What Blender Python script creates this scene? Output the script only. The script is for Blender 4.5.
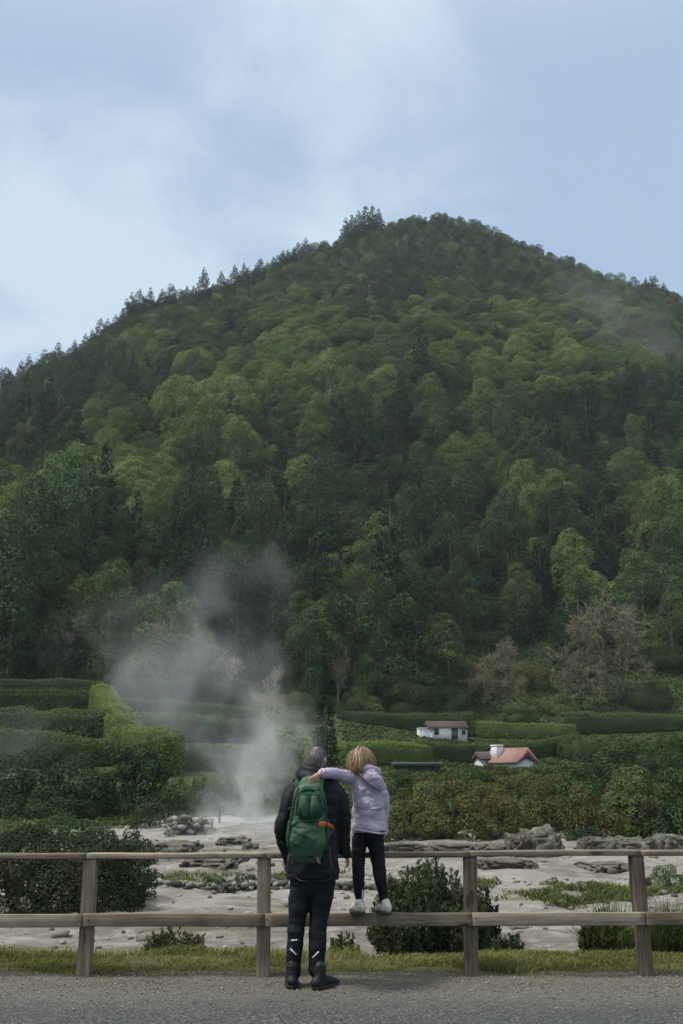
import bpy, bmesh, math, random
import numpy as np
from mathutils import Vector, Matrix
R = math.radians
for o in list(bpy.data.objects):
    bpy.data.objects.remove(o)
SC = bpy.context.scene
COL = SC.collection

# ------------------------------------------------------------------ camera
FPX, PITCH, CAMZ = 1100.0, R(13.45), 1.56
cam = bpy.data.cameras.new('camera')
cam.sensor_fit = 'VERTICAL'
cam.sensor_height = 36.0
cam.lens = 36.0 * FPX / 1024.0
cam.clip_start, cam.clip_end = 0.1, 9000
camo = bpy.data.objects.new('camera', cam)
COL.objects.link(camo)
camo.location = (0, 0, CAMZ)
camo.rotation_euler = (R(90) + PITCH, 0, 0)
SC.camera = camo

# ------------------------------------------------------------------ light
SUN_EL, SUN_AZ = R(60), R(-105)          # azimuth from +Y towards +X
SKY_STRENGTH = 0.10
EXPOSURE = 0.26
SUN_STRENGTH = 3.1
SC.view_settings.view_transform = 'Standard'
SC.view_settings.look = 'None'
SC.view_settings.gamma = 1.0
SC.view_settings.exposure = EXPOSURE
SC.view_settings.use_curve_mapping = False


class NT:
    """tiny node helper"""
    def __init__(self, tree):
        self.t = tree
        tree.nodes.clear()

    def n(self, typ, **kw):
        nd = self.t.nodes.new(typ)
        for k, v in kw.items():
            setattr(nd, k, v)
        return nd

    def set(self, sock, v):
        if isinstance(v, bpy.types.NodeSocket):
            self.t.links.new(v, sock)
        elif v is not None:
            sock.default_value = v

    def math(self, op, a, b=None, c=None, clamp=False):
        nd = self.n('ShaderNodeMath', operation=op, use_clamp=clamp)
        for i, v in enumerate((a, b, c)):
            if v is not None:
                self.set(nd.inputs[i], v)
        return nd.outputs[0]

    def mix(self, f, a, b, mode='MIX'):
        nd = self.n('ShaderNodeMix', data_type='RGBA', blend_type=mode)
        self.set(nd.inputs[0], f)
        for s, v in ((nd.inputs[6], a), (nd.inputs[7], b)):
            if isinstance(v, (tuple, list)) and len(v) == 3:
                v = (*v, 1)
            self.set(s, v)
        return nd.outputs[2]

    def noise(self, vec, scale, detail=4, rough=0.55, dist=0.0):
        nd = self.n('ShaderNodeTexNoise')
        self.set(nd.inputs['Vector'], vec)
        nd.inputs['Scale'].default_value = scale
        nd.inputs['Detail'].default_value = detail
        nd.inputs['Roughness'].default_value = rough
        nd.inputs['Distortion'].default_value = dist
        return nd.outputs[0]

    def ramp(self, f, stops):
        nd = self.n('ShaderNodeValToRGB')
        self.set(nd.inputs[0], f)
        e = nd.color_ramp.elements
        while len(e) < len(stops):
            e.new(0.5)
        for i, (p, c) in enumerate(stops):
            e[i].position = p
            e[i].color = (*c, 1) if len(c) == 3 else c
        return nd.outputs[0]

    def maprange(self, v, a, b, c=0.0, d=1.0, smooth=True):
        nd = self.n('ShaderNodeMapRange')
        nd.interpolation_type = 'SMOOTHSTEP' if smooth else 'LINEAR'
        nd.clamp = True if not smooth else nd.clamp
        self.set(nd.inputs['Value'], v)
        for k, x in zip(('From Min', 'From Max', 'To Min', 'To Max'), (a, b, c, d)):
            nd.inputs[k].default_value = x
        return nd.outputs[0]

    def mapping(self, vec, scale=(1, 1, 1), loc=(0, 0, 0), rot=(0, 0, 0)):
        nd = self.n('ShaderNodeMapping')
        self.set(nd.inputs['Vector'], vec)
        nd.inputs['Scale'].default_value = scale
        nd.inputs['Location'].default_value = loc
        nd.inputs['Rotation'].default_value = rot
        return nd.outputs[0]


# world: Nishita sky under a thin broken cloud layer
world = bpy.data.worlds.new('World')
SC.world = world
world.use_nodes = True
w = NT(world.node_tree)
sky = w.n('ShaderNodeTexSky', sky_type='NISHITA', sun_disc=False)
sky.sun_elevation, sky.sun_rotation = SUN_EL, SUN_AZ
sky.altitude, sky.air_density, sky.dust_density, sky.ozone_density = 200, 1.0, 1.5, 1.2
tc = w.n('ShaderNodeTexCoord')
dirv = tc.outputs['Generated']
sp = w.n('ShaderNodeSeparateXYZ'); w.set(sp.inputs[0], dirv)
zz = w.math('ADD', w.math('MAXIMUM', sp.outputs[2], 0.0), 0.16)
cb = w.n('ShaderNodeCombineXYZ')
w.set(cb.inputs[0], w.math('DIVIDE', sp.outputs[0], zz))
w.set(cb.inputs[1], w.math('DIVIDE', sp.outputs[1], zz))
cb.inputs[2].default_value = 0.37
n1 = w.noise(w.mapping(cb.outputs[0], loc=(3.1, 1.7, 0)), 1.5, 5, 0.5, 0.35)
n2 = w.noise(w.mapping(cb.outputs[0], loc=(7.7, 4.1, 0)), 4.6, 7, 0.6, 0.8)
nn = w.math('ADD', w.math('MULTIPLY', n1, 0.62), w.math('MULTIPLY', n2, 0.38))
def skyblob(px, py, rad, amt):
    v = Vector(((px - 341.5), 0, 0)) + Vector((0, FPX * math.cos(PITCH), FPX * math.sin(PITCH))) + (512 - py) * Vector((0, -math.sin(PITCH), math.cos(PITCH)))
    v.normalize()
    d = w.n('ShaderNodeVectorMath', operation='DOT_PRODUCT')
    w.set(d.inputs[0], dirv); d.inputs[1].default_value = v
    return w.maprange(d.outputs['Value'], math.cos(rad), 1.0, 0.0, amt)
cl = nn
for args in [(120, 190, 0.16, 0.12), (400, 120, 0.22, 0.18), (20, 340, 0.2, 0.03), (620, 200, 0.28, -0.16), (245, 190, 0.09, -0.10), (60, 20, 0.17, -0.09), (540, 40, 0.1, -0.04)]:
    cl = w.math('ADD', cl, skyblob(*args))
cmask = w.maprange(cl, 0.42, 0.70)
deep = w.mix(0.80, w.mix(1.0, sky.outputs[0], (SKY_STRENGTH,) * 3, 'MULTIPLY'), (0.39, 0.515, 0.675))
skyc = w.mix(cmask, deep, (0.52, 0.625, 0.735))
# the cloud deck is whiter and brighter overhead
over = w.maprange(sp.outputs[2], 0.56, 0.90)
skyc = w.mix(over, skyc, w.mix(w.maprange(nn, 0.3, 0.7), (1.05, 1.08, 1.12), (1.45, 1.44, 1.42)))
bg = w.n('ShaderNodeBackground'); w.set(bg.inputs[0], skyc); bg.inputs[1].default_value = 1.0
wo = w.n('ShaderNodeOutputWorld'); w.set(wo.inputs[0], bg.outputs[0])

sl = bpy.data.lights.new('sun', 'SUN')
sl.energy, sl.angle, sl.color = SUN_STRENGTH, R(10), (1.0, 0.96, 0.88)
so = bpy.data.objects.new('sun', sl); COL.objects.link(so)
sdir = Vector((math.sin(SUN_AZ) * math.cos(SUN_EL), math.cos(SUN_AZ) * math.cos(SUN_EL), math.sin(SUN_EL)))
so.rotation_euler = (-sdir).to_track_quat('-Z', 'Y').to_euler()
so.location = (-20, 0, 60)

cy = SC.cycles
SC.render.engine = 'CYCLES'
cy.max_bounces, cy.diffuse_bounces, cy.glossy_bounces, cy.transmission_bounces = 4, 2, 1, 2
cy.volume_bounces, cy.transparent_max_bounces = 1, 6
cy.caustics_reflective = cy.caustics_refractive = False
cy.use_denoising = True
cy.denoiser = 'OPENIMAGEDENOISE'
cy.volume_step_rate = 1.0
cy.volume_max_steps = 128

# ------------------------------------------------------------------ helpers
rng = np.random.default_rng(7)
random.seed(7)


def P(px, py, Y):
    """world point seen at pixel (px,py) standing Y metres down the view"""
    dx = (px - 341.5)
    dy = FPX * math.cos(PITCH) - (512 - py) * math.sin(PITCH)
    dz = FPX * math.sin(PITCH) + (512 - py) * math.cos(PITCH)
    k = Y / dy
    return Vector((dx * k, Y, CAMZ + dz * k))


def proj(x, y, z):
    x, y, z = np.asarray(x, float), np.asarray(y, float), np.asarray(z, float) - CAMZ
    dep = y * math.cos(PITCH) + z * math.sin(PITCH)
    up = -y * math.sin(PITCH) + z * math.cos(PITCH)
    return 341.5 + FPX * x / dep, 512 - FPX * up / dep


def h3(ix, iy, iz, seed):
    h = (ix.astype(np.int64) * 374761393 + iy.astype(np.int64) * 668265263 + iz.astype(np.int64) * 2147483647 + seed * 974711) & 0x7fffffff
    h = ((h ^ (h >> 13)) * 1274126177) & 0x7fffffff
    h = h ^ (h >> 16)
    return (h & 0xffff) / 65535.0


def vnoise(p, seed=0):
    p = np.asarray(p, float)
    i = np.floor(p).astype(int); f = p - i; f = f * f * (3 - 2 * f)
    out = 0
    for a in (0, 1):
        for b in (0, 1):
            for c in (0, 1):
                wgt = (f[:, 0] if a else 1 - f[:, 0]) * (f[:, 1] if b else 1 - f[:, 1]) * (f[:, 2] if c else 1 - f[:, 2])
                out = out + wgt * h3(i[:, 0] + a, i[:, 1] + b, i[:, 2] + c, seed)
    return out * 2 - 1


def fbm(p, octaves=4, seed=0):
    p = np.asarray(p, float); s, a = 0, 1.0
    for k in range(octaves):
        s = s + a * vnoise(p * 2 ** k + 17.3 * k, seed + k); a *= 0.5
    return s


def xyz(x, y, z=0.0):
    x = np.asarray(x, float)
    return np.stack([x, np.broadcast_to(y, x.shape).astype(float), np.broadcast_to(z, x.shape).astype(float)], -1)


def mesh_np(name, V, F, smooth=False, attr=None):
    """V (n,3); F list of (m,k) int arrays; attr: dict name -> per-vertex float"""
    me = bpy.data.meshes.new(name)
    V = np.asarray(V, np.float32)
    if not isinstance(F, list):
        F = [F]
    F = [np.asarray(f, np.int32) for f in F if len(f)]
    me.vertices.add(len(V)); me.vertices.foreach_set('co', V.ravel())
    li = np.concatenate([f.ravel() for f in F]); tot = np.concatenate([np.full(len(f), f.shape[1], np.int32) for f in F])
    me.loops.add(len(li)); me.loops.foreach_set('vertex_index', li)
    me.polygons.add(len(tot))
    me.polygons.foreach_set('loop_start', np.concatenate([[0], np.cumsum(tot)[:-1]]).astype(np.int32))
    if smooth:
        me.polygons.foreach_set('use_smooth', np.ones(len(tot), bool))
    for k, v in (attr or {}).items():
        a = me.attributes.new(k, 'FLOAT', 'POINT'); a.data.foreach_set('value', np.asarray(v, np.float32))
    me.update(calc_edges=True)
    return me


def obj(name, me, mat=None, parent=None, loc=None, label=None):
    o = bpy.data.objects.new(name, me); COL.objects.link(o)
    if mat is not None and not me.materials:
        me.materials.append(mat)
    if parent is not None:
        o.parent = parent
    if loc is not None:
        o.location = loc
    if label:
        o['label'] = label
    return o


def tag(o, label=None, cat=None, group=None, kind=None):
    for k, v in (('label', label), ('category', cat), ('group', group), ('kind', kind)):
        if v:
            o[k] = v
    return o


def empty(name, loc, label, cat, group=None, rz=0.0):
    o = bpy.data.objects.new(name, None); COL.objects.link(o)
    o.location = loc; o.rotation_euler = (0, 0, rz); o.empty_display_size = 0.2
    return tag(o, label, cat, group)


class MB:
    """collects quads/tris into one mesh"""
    def __init__(self):
        self.V, self.F3, self.F4, self.n = [], [], [], 0

    def add(self, V, F):
        V = np.asarray(V, float); F = np.asarray(F, int)
        self.V.append(V)
        (self.F3 if F.shape[1] == 3 else self.F4).append(F + self.n)
        self.n += len(V)
        return self

    def grid(self, rings, close=True, caps=True):
        """rings: (m,k,3)"""
        rings = np.asarray(rings, float); m, k, _ = rings.shape
        V = rings.reshape(-1, 3); F = []
        idx = np.arange(m * k).reshape(m, k)
        for i in range(m - 1):
            a, b = idx[i], idx[i + 1]
            if close:
                F.append(np.stack([a, np.roll(a, -1), np.roll(b, -1), b], 1))
            else:
                F.append(np.stack([a[:-1], a[1:], b[1:], b[:-1]], 1))
        n0 = self.n
        self.add(V, np.concatenate(F))
        if caps and close:
            for ring, rev in ((idx[0], True), (idx[-1], False)):
                c = V[ring].mean(0); ci = self.n
                self.V.append(c[None]); self.n += 1
                r2 = np.roll(ring, -1)
                tri = np.stack([ring, r2, np.full(k, 0)], 1) + n0
                tri[:, 2] = ci
                self.F3.append(tri[:, ::-1] if rev else tri)
        return self

    def box(self, c, s, rz=0.0, bev=0.0):
        x, y, z = np.asarray(s, float) / 2
        if bev > 0:
            rings = []
            def rr(hx, hy, b, zz):
                pts = []
                for sx, sy, a0 in ((1, 1, 0), (-1, 1, 90), (-1, -1, 180), (1, -1, 270)):
                    for a in (0, 45, 90):
                        aa = R(a0 + a)
                        pts.append((sx * (hx - b) + b * math.cos(aa), sy * (hy - b) + b * math.sin(aa), zz))
                return pts
            rings = [rr(x - bev, y - bev, bev * .3, -z), rr(x, y, bev, -z + bev), rr(x, y, bev, z - bev), rr(x - bev, y - bev, bev * .3, z)]
            V = np.array(rings)
            cs, sn = math.cos(rz), math.sin(rz)
            X = V[..., 0] * cs - V[..., 1] * sn; Y = V[..., 0] * sn + V[..., 1] * cs
            V = np.stack([X, Y, V[..., 2]], -1) + np.asarray(c, float)
            return self.grid(V)
        V = np.array([(a * x, b * y, d * z) for d in (-1, 1) for b in (-1, 1) for a in (-1, 1)])
        cs, sn = math.cos(rz), math.sin(rz)
        V = np.stack([V[:, 0] * cs - V[:, 1] * sn, V[:, 0] * sn + V[:, 1] * cs, V[:, 2]], 1) + np.asarray(c, float)
        return self.add(V, [(0, 2, 3, 1), (4, 5, 7, 6), (0, 1, 5, 4), (2, 6, 7, 3), (0, 4, 6, 2), (1, 3, 7, 5)])

    def tube(self, path, rad, n=12, sq=2.0, sub=4, round_ends=True, ref=(0, 1, 0)):
        """path: points; rad: r or (a,b) per point; superellipse exponent sq"""
        path = np.array([tuple(p) for p in path], float)
        rad = np.array([(r, r) if np.isscalar(r) else tuple(r) for r in (rad if hasattr(rad, '__len__') else [rad] * len(path))], float)
        if sub > 1 and len(path) > 2:
            path, rad = catmull(path, sub), catmull(rad, sub)
        t = np.gradient(path, axis=0); t /= np.linalg.norm(t, axis=1)[:, None] + 1e-9
        refv = np.asarray(ref, float)
        side = np.cross(t, refv); side /= np.linalg.norm(side, axis=1)[:, None] + 1e-9
        up = np.cross(side, t)
        a = np.linspace(0, 2 * np.pi, n, endpoint=False)
        ca = np.sign(np.cos(a)) * np.abs(np.cos(a)) ** (2 / sq); sa = np.sign(np.sin(a)) * np.abs(np.sin(a)) ** (2 / sq)
        def ring(p, s, u, ra, rb):
            return p + ra * ca[:, None] * s + rb * sa[:, None] * u
        rings = []
        if round_ends:
            for q in (80, 55, 28):
                k = math.cos(R(q)); off = math.sin(R(q)) * rad[0].mean()
                rings.append(ring(path[0] - t[0] * off, side[0], up[0], rad[0, 0] * k, rad[0, 1] * k))
        for i in range(len(path)):
            rings.append(ring(path[i], side[i], up[i], *rad[i]))
        if round_ends:
            for q in (28, 55, 80):
                k = math.cos(R(q)); off = math.sin(R(q)) * rad[-1].mean()
                rings.append(ring(path[-1] + t[-1] * off, side[-1], up[-1], rad[-1, 0] * k, rad[-1, 1] * k))
        return self.grid(np.array(rings))

    def ball(self, c, r, n=16, m=10):
        r = np.array((r, r, r) if np.isscalar(r) else r, float)
        th = np.linspace(0.12, math.pi - 0.12, m); a = np.linspace(0, 2 * math.pi, n, endpoint=False)
        rings = np.stack([np.sin(th)[:, None] * np.cos(a), np.sin(th)[:, None] * np.sin(a), -np.cos(th)[:, None] + 0 * a], -1) * r + np.asarray(tuple(c), float)
        return self.grid(rings)

    def mesh(self, name, smooth=False, off=None):
        V = np.concatenate(self.V)
        if off is not None:
            V = V - np.asarray(tuple(off), float)
        F = []
        if self.F4: F.append(np.concatenate(self.F4))
        if self.F3: F.append(np.concatenate(self.F3))
        return mesh_np(name, V, F, smooth)

    def build(self, name, mat, parent=None, smooth=False, off=None, label=None):
        return obj(name, self.mesh(name, smooth, off), mat, parent, label=label)


def catmull(p, sub):
    p = np.asarray(p, float)
    q = np.concatenate([[2 * p[0] - p[1]], p, [2 * p[-1] - p[-2]]])
    out = []
    for i in range(1, len(q) - 2):
        for s in np.arange(sub) / sub:
            a, b, c, d = q[i - 1], q[i], q[i + 1], q[i + 2]
            out.append(0.5 * (2 * b + (c - a) * s + (2 * a - 5 * b + 4 * c - d) * s ** 2 + (3 * b - a - 3 * c + d) * s ** 3))
    out.append(p[-1])
    return np.array(out)


def remesh(mb, voxel, smooth_it=4, name='m'):
    """fuse overlapping closed pieces into one continuous surface"""
    me = mb.mesh(name) if isinstance(mb, MB) else mb
    o = bpy.data.objects.new('tmp', me); COL.objects.link(o)
    m = o.modifiers.new('r', 'REMESH'); m.mode = 'VOXEL'; m.voxel_size = voxel
    if smooth_it:
        s = o.modifiers.new('s', 'SMOOTH'); s.factor = 0.5; s.iterations = smooth_it
    dg = bpy.context.evaluated_depsgraph_get(); dg.update()
    r = bpy.data.meshes.new_from_object(o.evaluated_get(dg))
    bpy.data.objects.remove(o); bpy.data.meshes.remove(me)
    r.name = name
    r.polygons.foreach_set('use_smooth', np.ones(len(r.polygons), bool))
    return r


def getco(me):
    a = np.empty(len(me.vertices) * 3, np.float32); me.vertices.foreach_get('co', a); return a.reshape(-1, 3).astype(float)


def getno(me):
    a = np.empty(len(me.vertices) * 3, np.float32); me.vertices.foreach_get('normal', a); return a.reshape(-1, 3).astype(float)


def setco(me, c):
    me.vertices.foreach_set('co', np.asarray(c, np.float32).ravel()); me.update()


def wrinkle(me, scale, amt, octaves=3, seed=0, stretch=(1, 1, 1)):
    c, n = getco(me), getno(me)
    f = fbm(c * scale * np.asarray(stretch), octaves, seed)
    setco(me, c + n * (amt * f)[:, None])
    return me


# ------------------------------------------------------------------ materials
def material(name, build, disp=False):
    m = bpy.data.materials.new(name); m.use_nodes = True
    t = NT(m.node_tree)
    out = t.n('ShaderNodeOutputMaterial')
    build(t, out)
    return m


def principled(t, out, col, rough=0.7, spec=0.3, bump=None, bump_d=0.01, **kw):
    p = t.n('ShaderNodeBsdfPrincipled')
    if isinstance(col, tuple) and len(col) == 3: col = (*col, 1)
    t.set(p.inputs['Base Color'], col); t.set(p.inputs['Roughness'], rough)
    p.inputs['Specular IOR Level'].default_value = spec
    if bump is not None:
        b = t.n('ShaderNodeBump'); t.set(b.inputs['Height'], bump); b.inputs['Distance'].default_value = bump_d
        b.inputs['Strength'].default_value = kw.get('bump_s', 0.8)
        t.set(p.inputs['Normal'], b.outputs[0])
    t.set(out.inputs[0], p.outputs[0])
    return p


def leafmat(name, dark, mid, light, objvar=0.5, trans=0.25, scale=0.35, yellow=0.0):
    """foliage: colour differs from tree to tree and from spray to spray"""
    def b(t, out):
        oi = t.n('ShaderNodeObjectInfo'); at = t.n('ShaderNodeAttribute', attribute_name='leaf')
        tc = t.n('ShaderNodeTexCoord')
        ns = t.noise(tc.outputs['Object'], scale, 3)
        f = t.math('ADD', t.math('MULTIPLY', at.outputs['Fac'], 0.40), t.math('MULTIPLY', ns, 0.45))
        f = t.math('ADD', f, t.math('MULTIPLY', t.math('SUBTRACT', oi.outputs['Random'], 0.5), objvar))
        c = t.ramp(f, [(0.12, dark), (0.45, mid), (0.85, light)])
        if yellow:
            r2 = t.math('FRACT', t.math('MULTIPLY', oi.outputs['Random'], 17.31))
            c = t.mix(t.math('MULTIPLY', r2, yellow), c, (0.10, 0.085, 0.035))
        d = t.n('ShaderNodeBsdfPrincipled')
        t.set(d.inputs['Base Color'], c); d.inputs['Roughness'].default_value = 0.75; d.inputs['Specular IOR Level'].default_value = 0.08
        tr = t.n('ShaderNodeBsdfTranslucent'); t.set(tr.inputs[0], t.mix(1.0, c, (1.15, 1.25, 0.7), 'MULTIPLY'))
        mx = t.n('ShaderNodeMixShader'); mx.inputs[0].default_value = trans
        t.set(mx.inputs[1], d.outputs[0]); t.set(mx.inputs[2], tr.outputs[0])
        t.set(out.inputs[0], mx.outputs[0])
    return material(name, b)


M = {}
M['leaf_bright'] = leafmat('leaf_bright', (0.054, 0.096, 0.033), (0.108, 0.170, 0.058), (0.205, 0.262, 0.10), 0.55, yellow=0.35)
M['leaf_mid'] = leafmat('leaf_mid', (0.028, 0.058, 0.024), (0.056, 0.097, 0.040), (0.108, 0.150, 0.062), 0.6, yellow=0.4)
M['leaf_dark'] = leafmat('leaf_dark', (0.013, 0.032, 0.018), (0.026, 0.056, 0.029), (0.055, 0.094, 0.044), 0.45, yellow=0.25)
M['leaf_conifer'] = leafmat('leaf_conifer', (0.008, 0.022, 0.012), (0.015, 0.034, 0.018), (0.030, 0.055, 0.024), 0.4, 0.12)
M['leaf_hedge'] = leafmat('leaf_hedge', (0.026, 0.050, 0.022), (0.058, 0.092, 0.038), (0.130, 0.165, 0.075), 0.25)
M['leaf_hedge_light'] = leafmat('leaf_hedge_light', (0.06, 0.10, 0.03), (0.12, 0.17, 0.055), (0.19, 0.24, 0.09), 0.2)
M['leaf_olive'] = leafmat('leaf_olive', (0.045, 0.050, 0.020), (0.095, 0.100, 0.038), (0.18, 0.175, 0.075), 0.5, yellow=0.5)
M['leaf_heath'] = leafmat('leaf_heath', (0.026, 0.032, 0.020), (0.052, 0.060, 0.032), (0.105, 0.110, 0.060), 0.3)
M['leaf_thicket'] = leafmat('leaf_thicket', (0.014, 0.020, 0.011), (0.030, 0.037, 0.019), (0.066, 0.072, 0.038), 0.3)
M['leaf_straw'] = leafmat('leaf_straw', (0.14, 0.135, 0.06), (0.26, 0.245, 0.12), (0.40, 0.37, 0.20), 0.2)
M['leaf_grass'] = leafmat('leaf_grass', (0.076, 0.078, 0.028), (0.165, 0.165, 0.062), (0.34, 0.315, 0.155), 0.0, 0.3, 1.6)
M['leaf_cover'] = leafmat('leaf_cover', (0.024, 0.038, 0.016), (0.055, 0.078, 0.030), (0.105, 0.125, 0.055), 0.0, .2, .12)
M['leaf_weed'] = leafmat('leaf_weed', (0.045, 0.058, 0.022), (0.10, 0.118, 0.045), (0.19, 0.195, 0.085), 0.3)
M['leaf_heather'] = leafmat('leaf_heather', (0.045, 0.056, 0.032), (0.088, 0.102, 0.056), (0.165, 0.175, 0.10), 0.2)
M['leaf_dry'] = leafmat('leaf_dry', (0.10, 0.075, 0.05), (0.22, 0.17, 0.11), (0.36, 0.29, 0.21), 0.3)


def bark(name, a, b):
    def f(t, out):
        tc = t.n('ShaderNodeTexCoord')
        n = t.noise(t.mapping(tc.outputs['Object'], (6, 6, 1.2)), 2.0, 5)
        principled(t, out, t.ramp(n, [(0.3, a), (0.7, b)]), 0.9, 0.1, n, 0.02)
    return material(name, f)


M['bark'] = bark('bark', (0.045, 0.036, 0.028), (0.11, 0.09, 0.07))
M['bark_pale'] = bark('bark_pale', (0.12, 0.105, 0.085), (0.22, 0.20, 0.17))
M['twig'] = bark('twig', (0.125, 0.112, 0.070), (0.24, 0.215, 0.14))
M['twig_pale'] = bark('twig_pale', (0.24, 0.205, 0.16), (0.42, 0.365, 0.29))

# ------------------------------------------------------------------ terrain
RIDGE = [(-260, 470, 430), (-120, 425, 450), (0, 395, 480), (40, 378, 490), (90, 349, 500), (130, 315, 520), (200, 297, 540), (250, 280, 560),
         (310, 252, 585), (350, 241, 600), (385, 230, 605), (410, 221, 605), (440, 221, 605), (480, 229, 600), (540, 254, 590), (600, 276, 580),
         (650, 291, 575), (683, 303, 570), (800, 345, 560), (950, 420, 540)]
_rp = [P(a, b, c) for a, b, c in RIDGE]
RT = np.array([p.x / p.y for p in _rp]); RY = np.array([p.y for p in _rp]); RZ = np.array([p.z for p in _rp])
PL = np.array([(-100, -.03), (9.9, -.03), (10.5, -.10), (13.0, -.6), (45, -.5), (55, -.1), (62, .6), (75, 2.1), (100, 5.8), (140, 11.0), (165, 14.5)])
PR = np.array([(-100, -.03), (9.9, -.03), (10.5, -.10), (13.0, -.6), (38, -.5), (44, .3), (52, .8), (62, 1.1), (130, 2.7), (165, 6.6), (185, 11.0)])


def terrain(x, y):
    x = np.asarray(x, float); y = np.asarray(y, float)
    yy = np.maximum(y, 20.0)
    t = x / yy
    k = np.clip((t + 0.24) / 0.40, 0, 1); k = k * k * (3 - 2 * k)
    zl = np.interp(y, PL[:, 0], PL[:, 1]); zr = np.interp(y, PR[:, 0], PR[:, 1])
    y0 = 165 + 20 * k
    z0 = 14.5 * (1 - k) + 11.0 * k
    lo = zl * (1 - k) + zr * k
    ry = np.interp(t, RT, RY); rz = np.interp(t, RT, RZ)
    u = np.clip((y - y0) / (ry - y0), 0, 1)
    g = u ** 1.12
    g = g - 0.02 * np.maximum(u - 0.9, 0) * 0
    sh = x.shape
    pp = xyz(x.ravel(), y.ravel(), 0.0)
    rough = (fbm(pp / 66.0, 3, 3) * 15.0 + fbm(pp / 24.0, 2, 13) * 3.2).reshape(sh)
    hi = z0 + (rz - z0) * g + rough * np.clip(4 * u * (1 - u), 0, 1)
    back = np.maximum(y - ry, 0)
    hi = hi - back * 0.45
    z = np.where(y > y0, hi, lo)
    small = (fbm(pp / 3.0, 3, 9) * 0.10).reshape(sh) * np.clip((y - 11) / 4, 0, 1)
    return np.maximum(z + small, -2.0)


def tz(x, y):
    return float(terrain(np.array([x]), np.array([y]))[0])


def ground(px, py, ymin=9.0):
    """the point of the terrain seen at a pixel"""
    Y = np.concatenate([np.arange(ymin, 60, 0.05), np.arange(60, 700, 0.25)])
    dx = (px - 341.5); dy = FPX * math.cos(PITCH) - (512 - py) * math.sin(PITCH); dz = FPX * math.sin(PITCH) + (512 - py) * math.cos(PITCH)
    X, Z = dx * Y / dy, CAMZ + dz * Y / dy
    T = terrain(X, Y)
    hit = np.nonzero(T >= Z)[0]
    i = hit[0] if len(hit) else len(Y) - 1
    return Vector((X[i], Y[i], T[i]))


def sheet(name, rows, cols_u, wfun, zfun, mat):
    Y = np.asarray(rows, float); U = np.asarray(cols_u, float)
    X = U[None, :] * wfun(Y)[:, None]; YY = np.broadcast_to(Y[:, None], X.shape)
    Z = zfun(X, YY)
    V = np.stack([X, YY, Z], -1).reshape(-1, 3)
    m, k = X.shape; idx = np.arange(m * k).reshape(m, k)
    F = np.stack([idx[:-1, :-1].ravel(), idx[:-1, 1:].ravel(), idx[1:, 1:].ravel(), idx[1:, :-1].ravel()], 1)
    o = obj(name, mesh_np(name, V, F, True), mat)
    tag(o, kind='structure')
    return o


def terrain_mat(t, out):
    g = t.n('ShaderNodeNewGeometry'); pos = g.outputs['Position']
    n1 = t.noise(pos, 0.05, 5, 0.6); n2 = t.noise(pos, 0.9, 4, 0.6)
    c = t.ramp(t.math('ADD', t.math('MULTIPLY', n1, 0.6), t.math('MULTIPLY', n2, 0.4)), [(0.3, (0.020, 0.032, 0.013)), (0.5, (0.042, 0.060, 0.022)), (0.72, (0.080, 0.095, 0.038))])
    s = t.n('ShaderNodeSeparateXYZ'); t.set(s.inputs[0], pos)
    soil = t.mix(t.noise(pos, 3.0, 4), (0.07, 0.055, 0.04), (0.15, 0.125, 0.10))
    c = t.mix(t.maprange(t.noise(pos, 0.12, 4, 0.65), 0.58, 0.70), c, soil)
    # bracken and leaf litter beneath the wood
    c = t.mix(t.maprange(s.outputs[2], 17, 24), c, t.mix(n2, (0.012, 0.022, 0.010), (0.034, 0.048, 0.020)))
    principled(t, out, c, 0.95, 0.1, n2, 0.15)


M['terrain'] = material('terrain', terrain_mat)
rows = np.concatenate([np.arange(-40, 9, 3.0), np.arange(9, 16, 0.25), np.arange(16, 70, 0.8), np.arange(70, 200, 2.0), np.arange(200, 760, 4.0), [800, 900, 1200, 2000, 4000]])
hill = sheet('terrain', rows, np.linspace(-1, 1, 221), lambda y: 40 + np.maximum(y, 0) * 0.75, lambda X, Y: terrain(X, Y) - 0.02 - 0.08 * np.clip((Y - 11.5), 0, 1) * (Y < 46), M['terrain'])


def field_mat(t, out):
    g = t.n('ShaderNodeNewGeometry'); pos = g.outputs['Position']
    big = t.noise(t.mapping(pos, (0.35, 1.0, 1)), 0.35, 5, 0.6, 0.4)
    mid = t.noise(pos, 2.2, 6, 0.65); fine = t.noise(pos, 22, 5, 0.7)
    c = t.ramp(big, [(0.30, (0.115, 0.100, 0.080)), (0.46, (0.18, 0.165, 0.14)), (0.60, (0.25, 0.235, 0.21)), (0.8, (0.17, 0.15, 0.12))])
    c = t.mix(t.maprange(mid, 0.45, 0.68, 0.0, 0.70), c, (0.325, 0.312, 0.288))
    c = t.mix(t.maprange(fine, 0.53, 0.72, 0.0, 0.85), c, (0.105, 0.09, 0.075))
    vor = t.n('ShaderNodeTexVoronoi'); t.set(vor.inputs['Vector'], pos); vor.inputs['Scale'].default_value = 9.0
    c = t.mix(t.maprange(vor.outputs['Distance'], 0.10, 0.22, 0.45, 0.0), c, (0.08, 0.068, 0.056))
    # olive algae crust in shallow patches
    c = t.mix(t.maprange(t.noise(t.mapping(pos, (0.4, 1.4, 1), (5, 3, 0)), 0.55, 4, 0.6), 0.54, 0.66, 0.0, 0.8), c, (0.085, 0.08, 0.036))
    h = t.math('ADD', t.math('MULTIPLY', mid, 0.6), t.math('MULTIPLY', fine, 0.4))
    principled(t, out, c, 0.9, 0.2, h, 0.12)


M['field'] = material('steam_field', field_mat)


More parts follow.
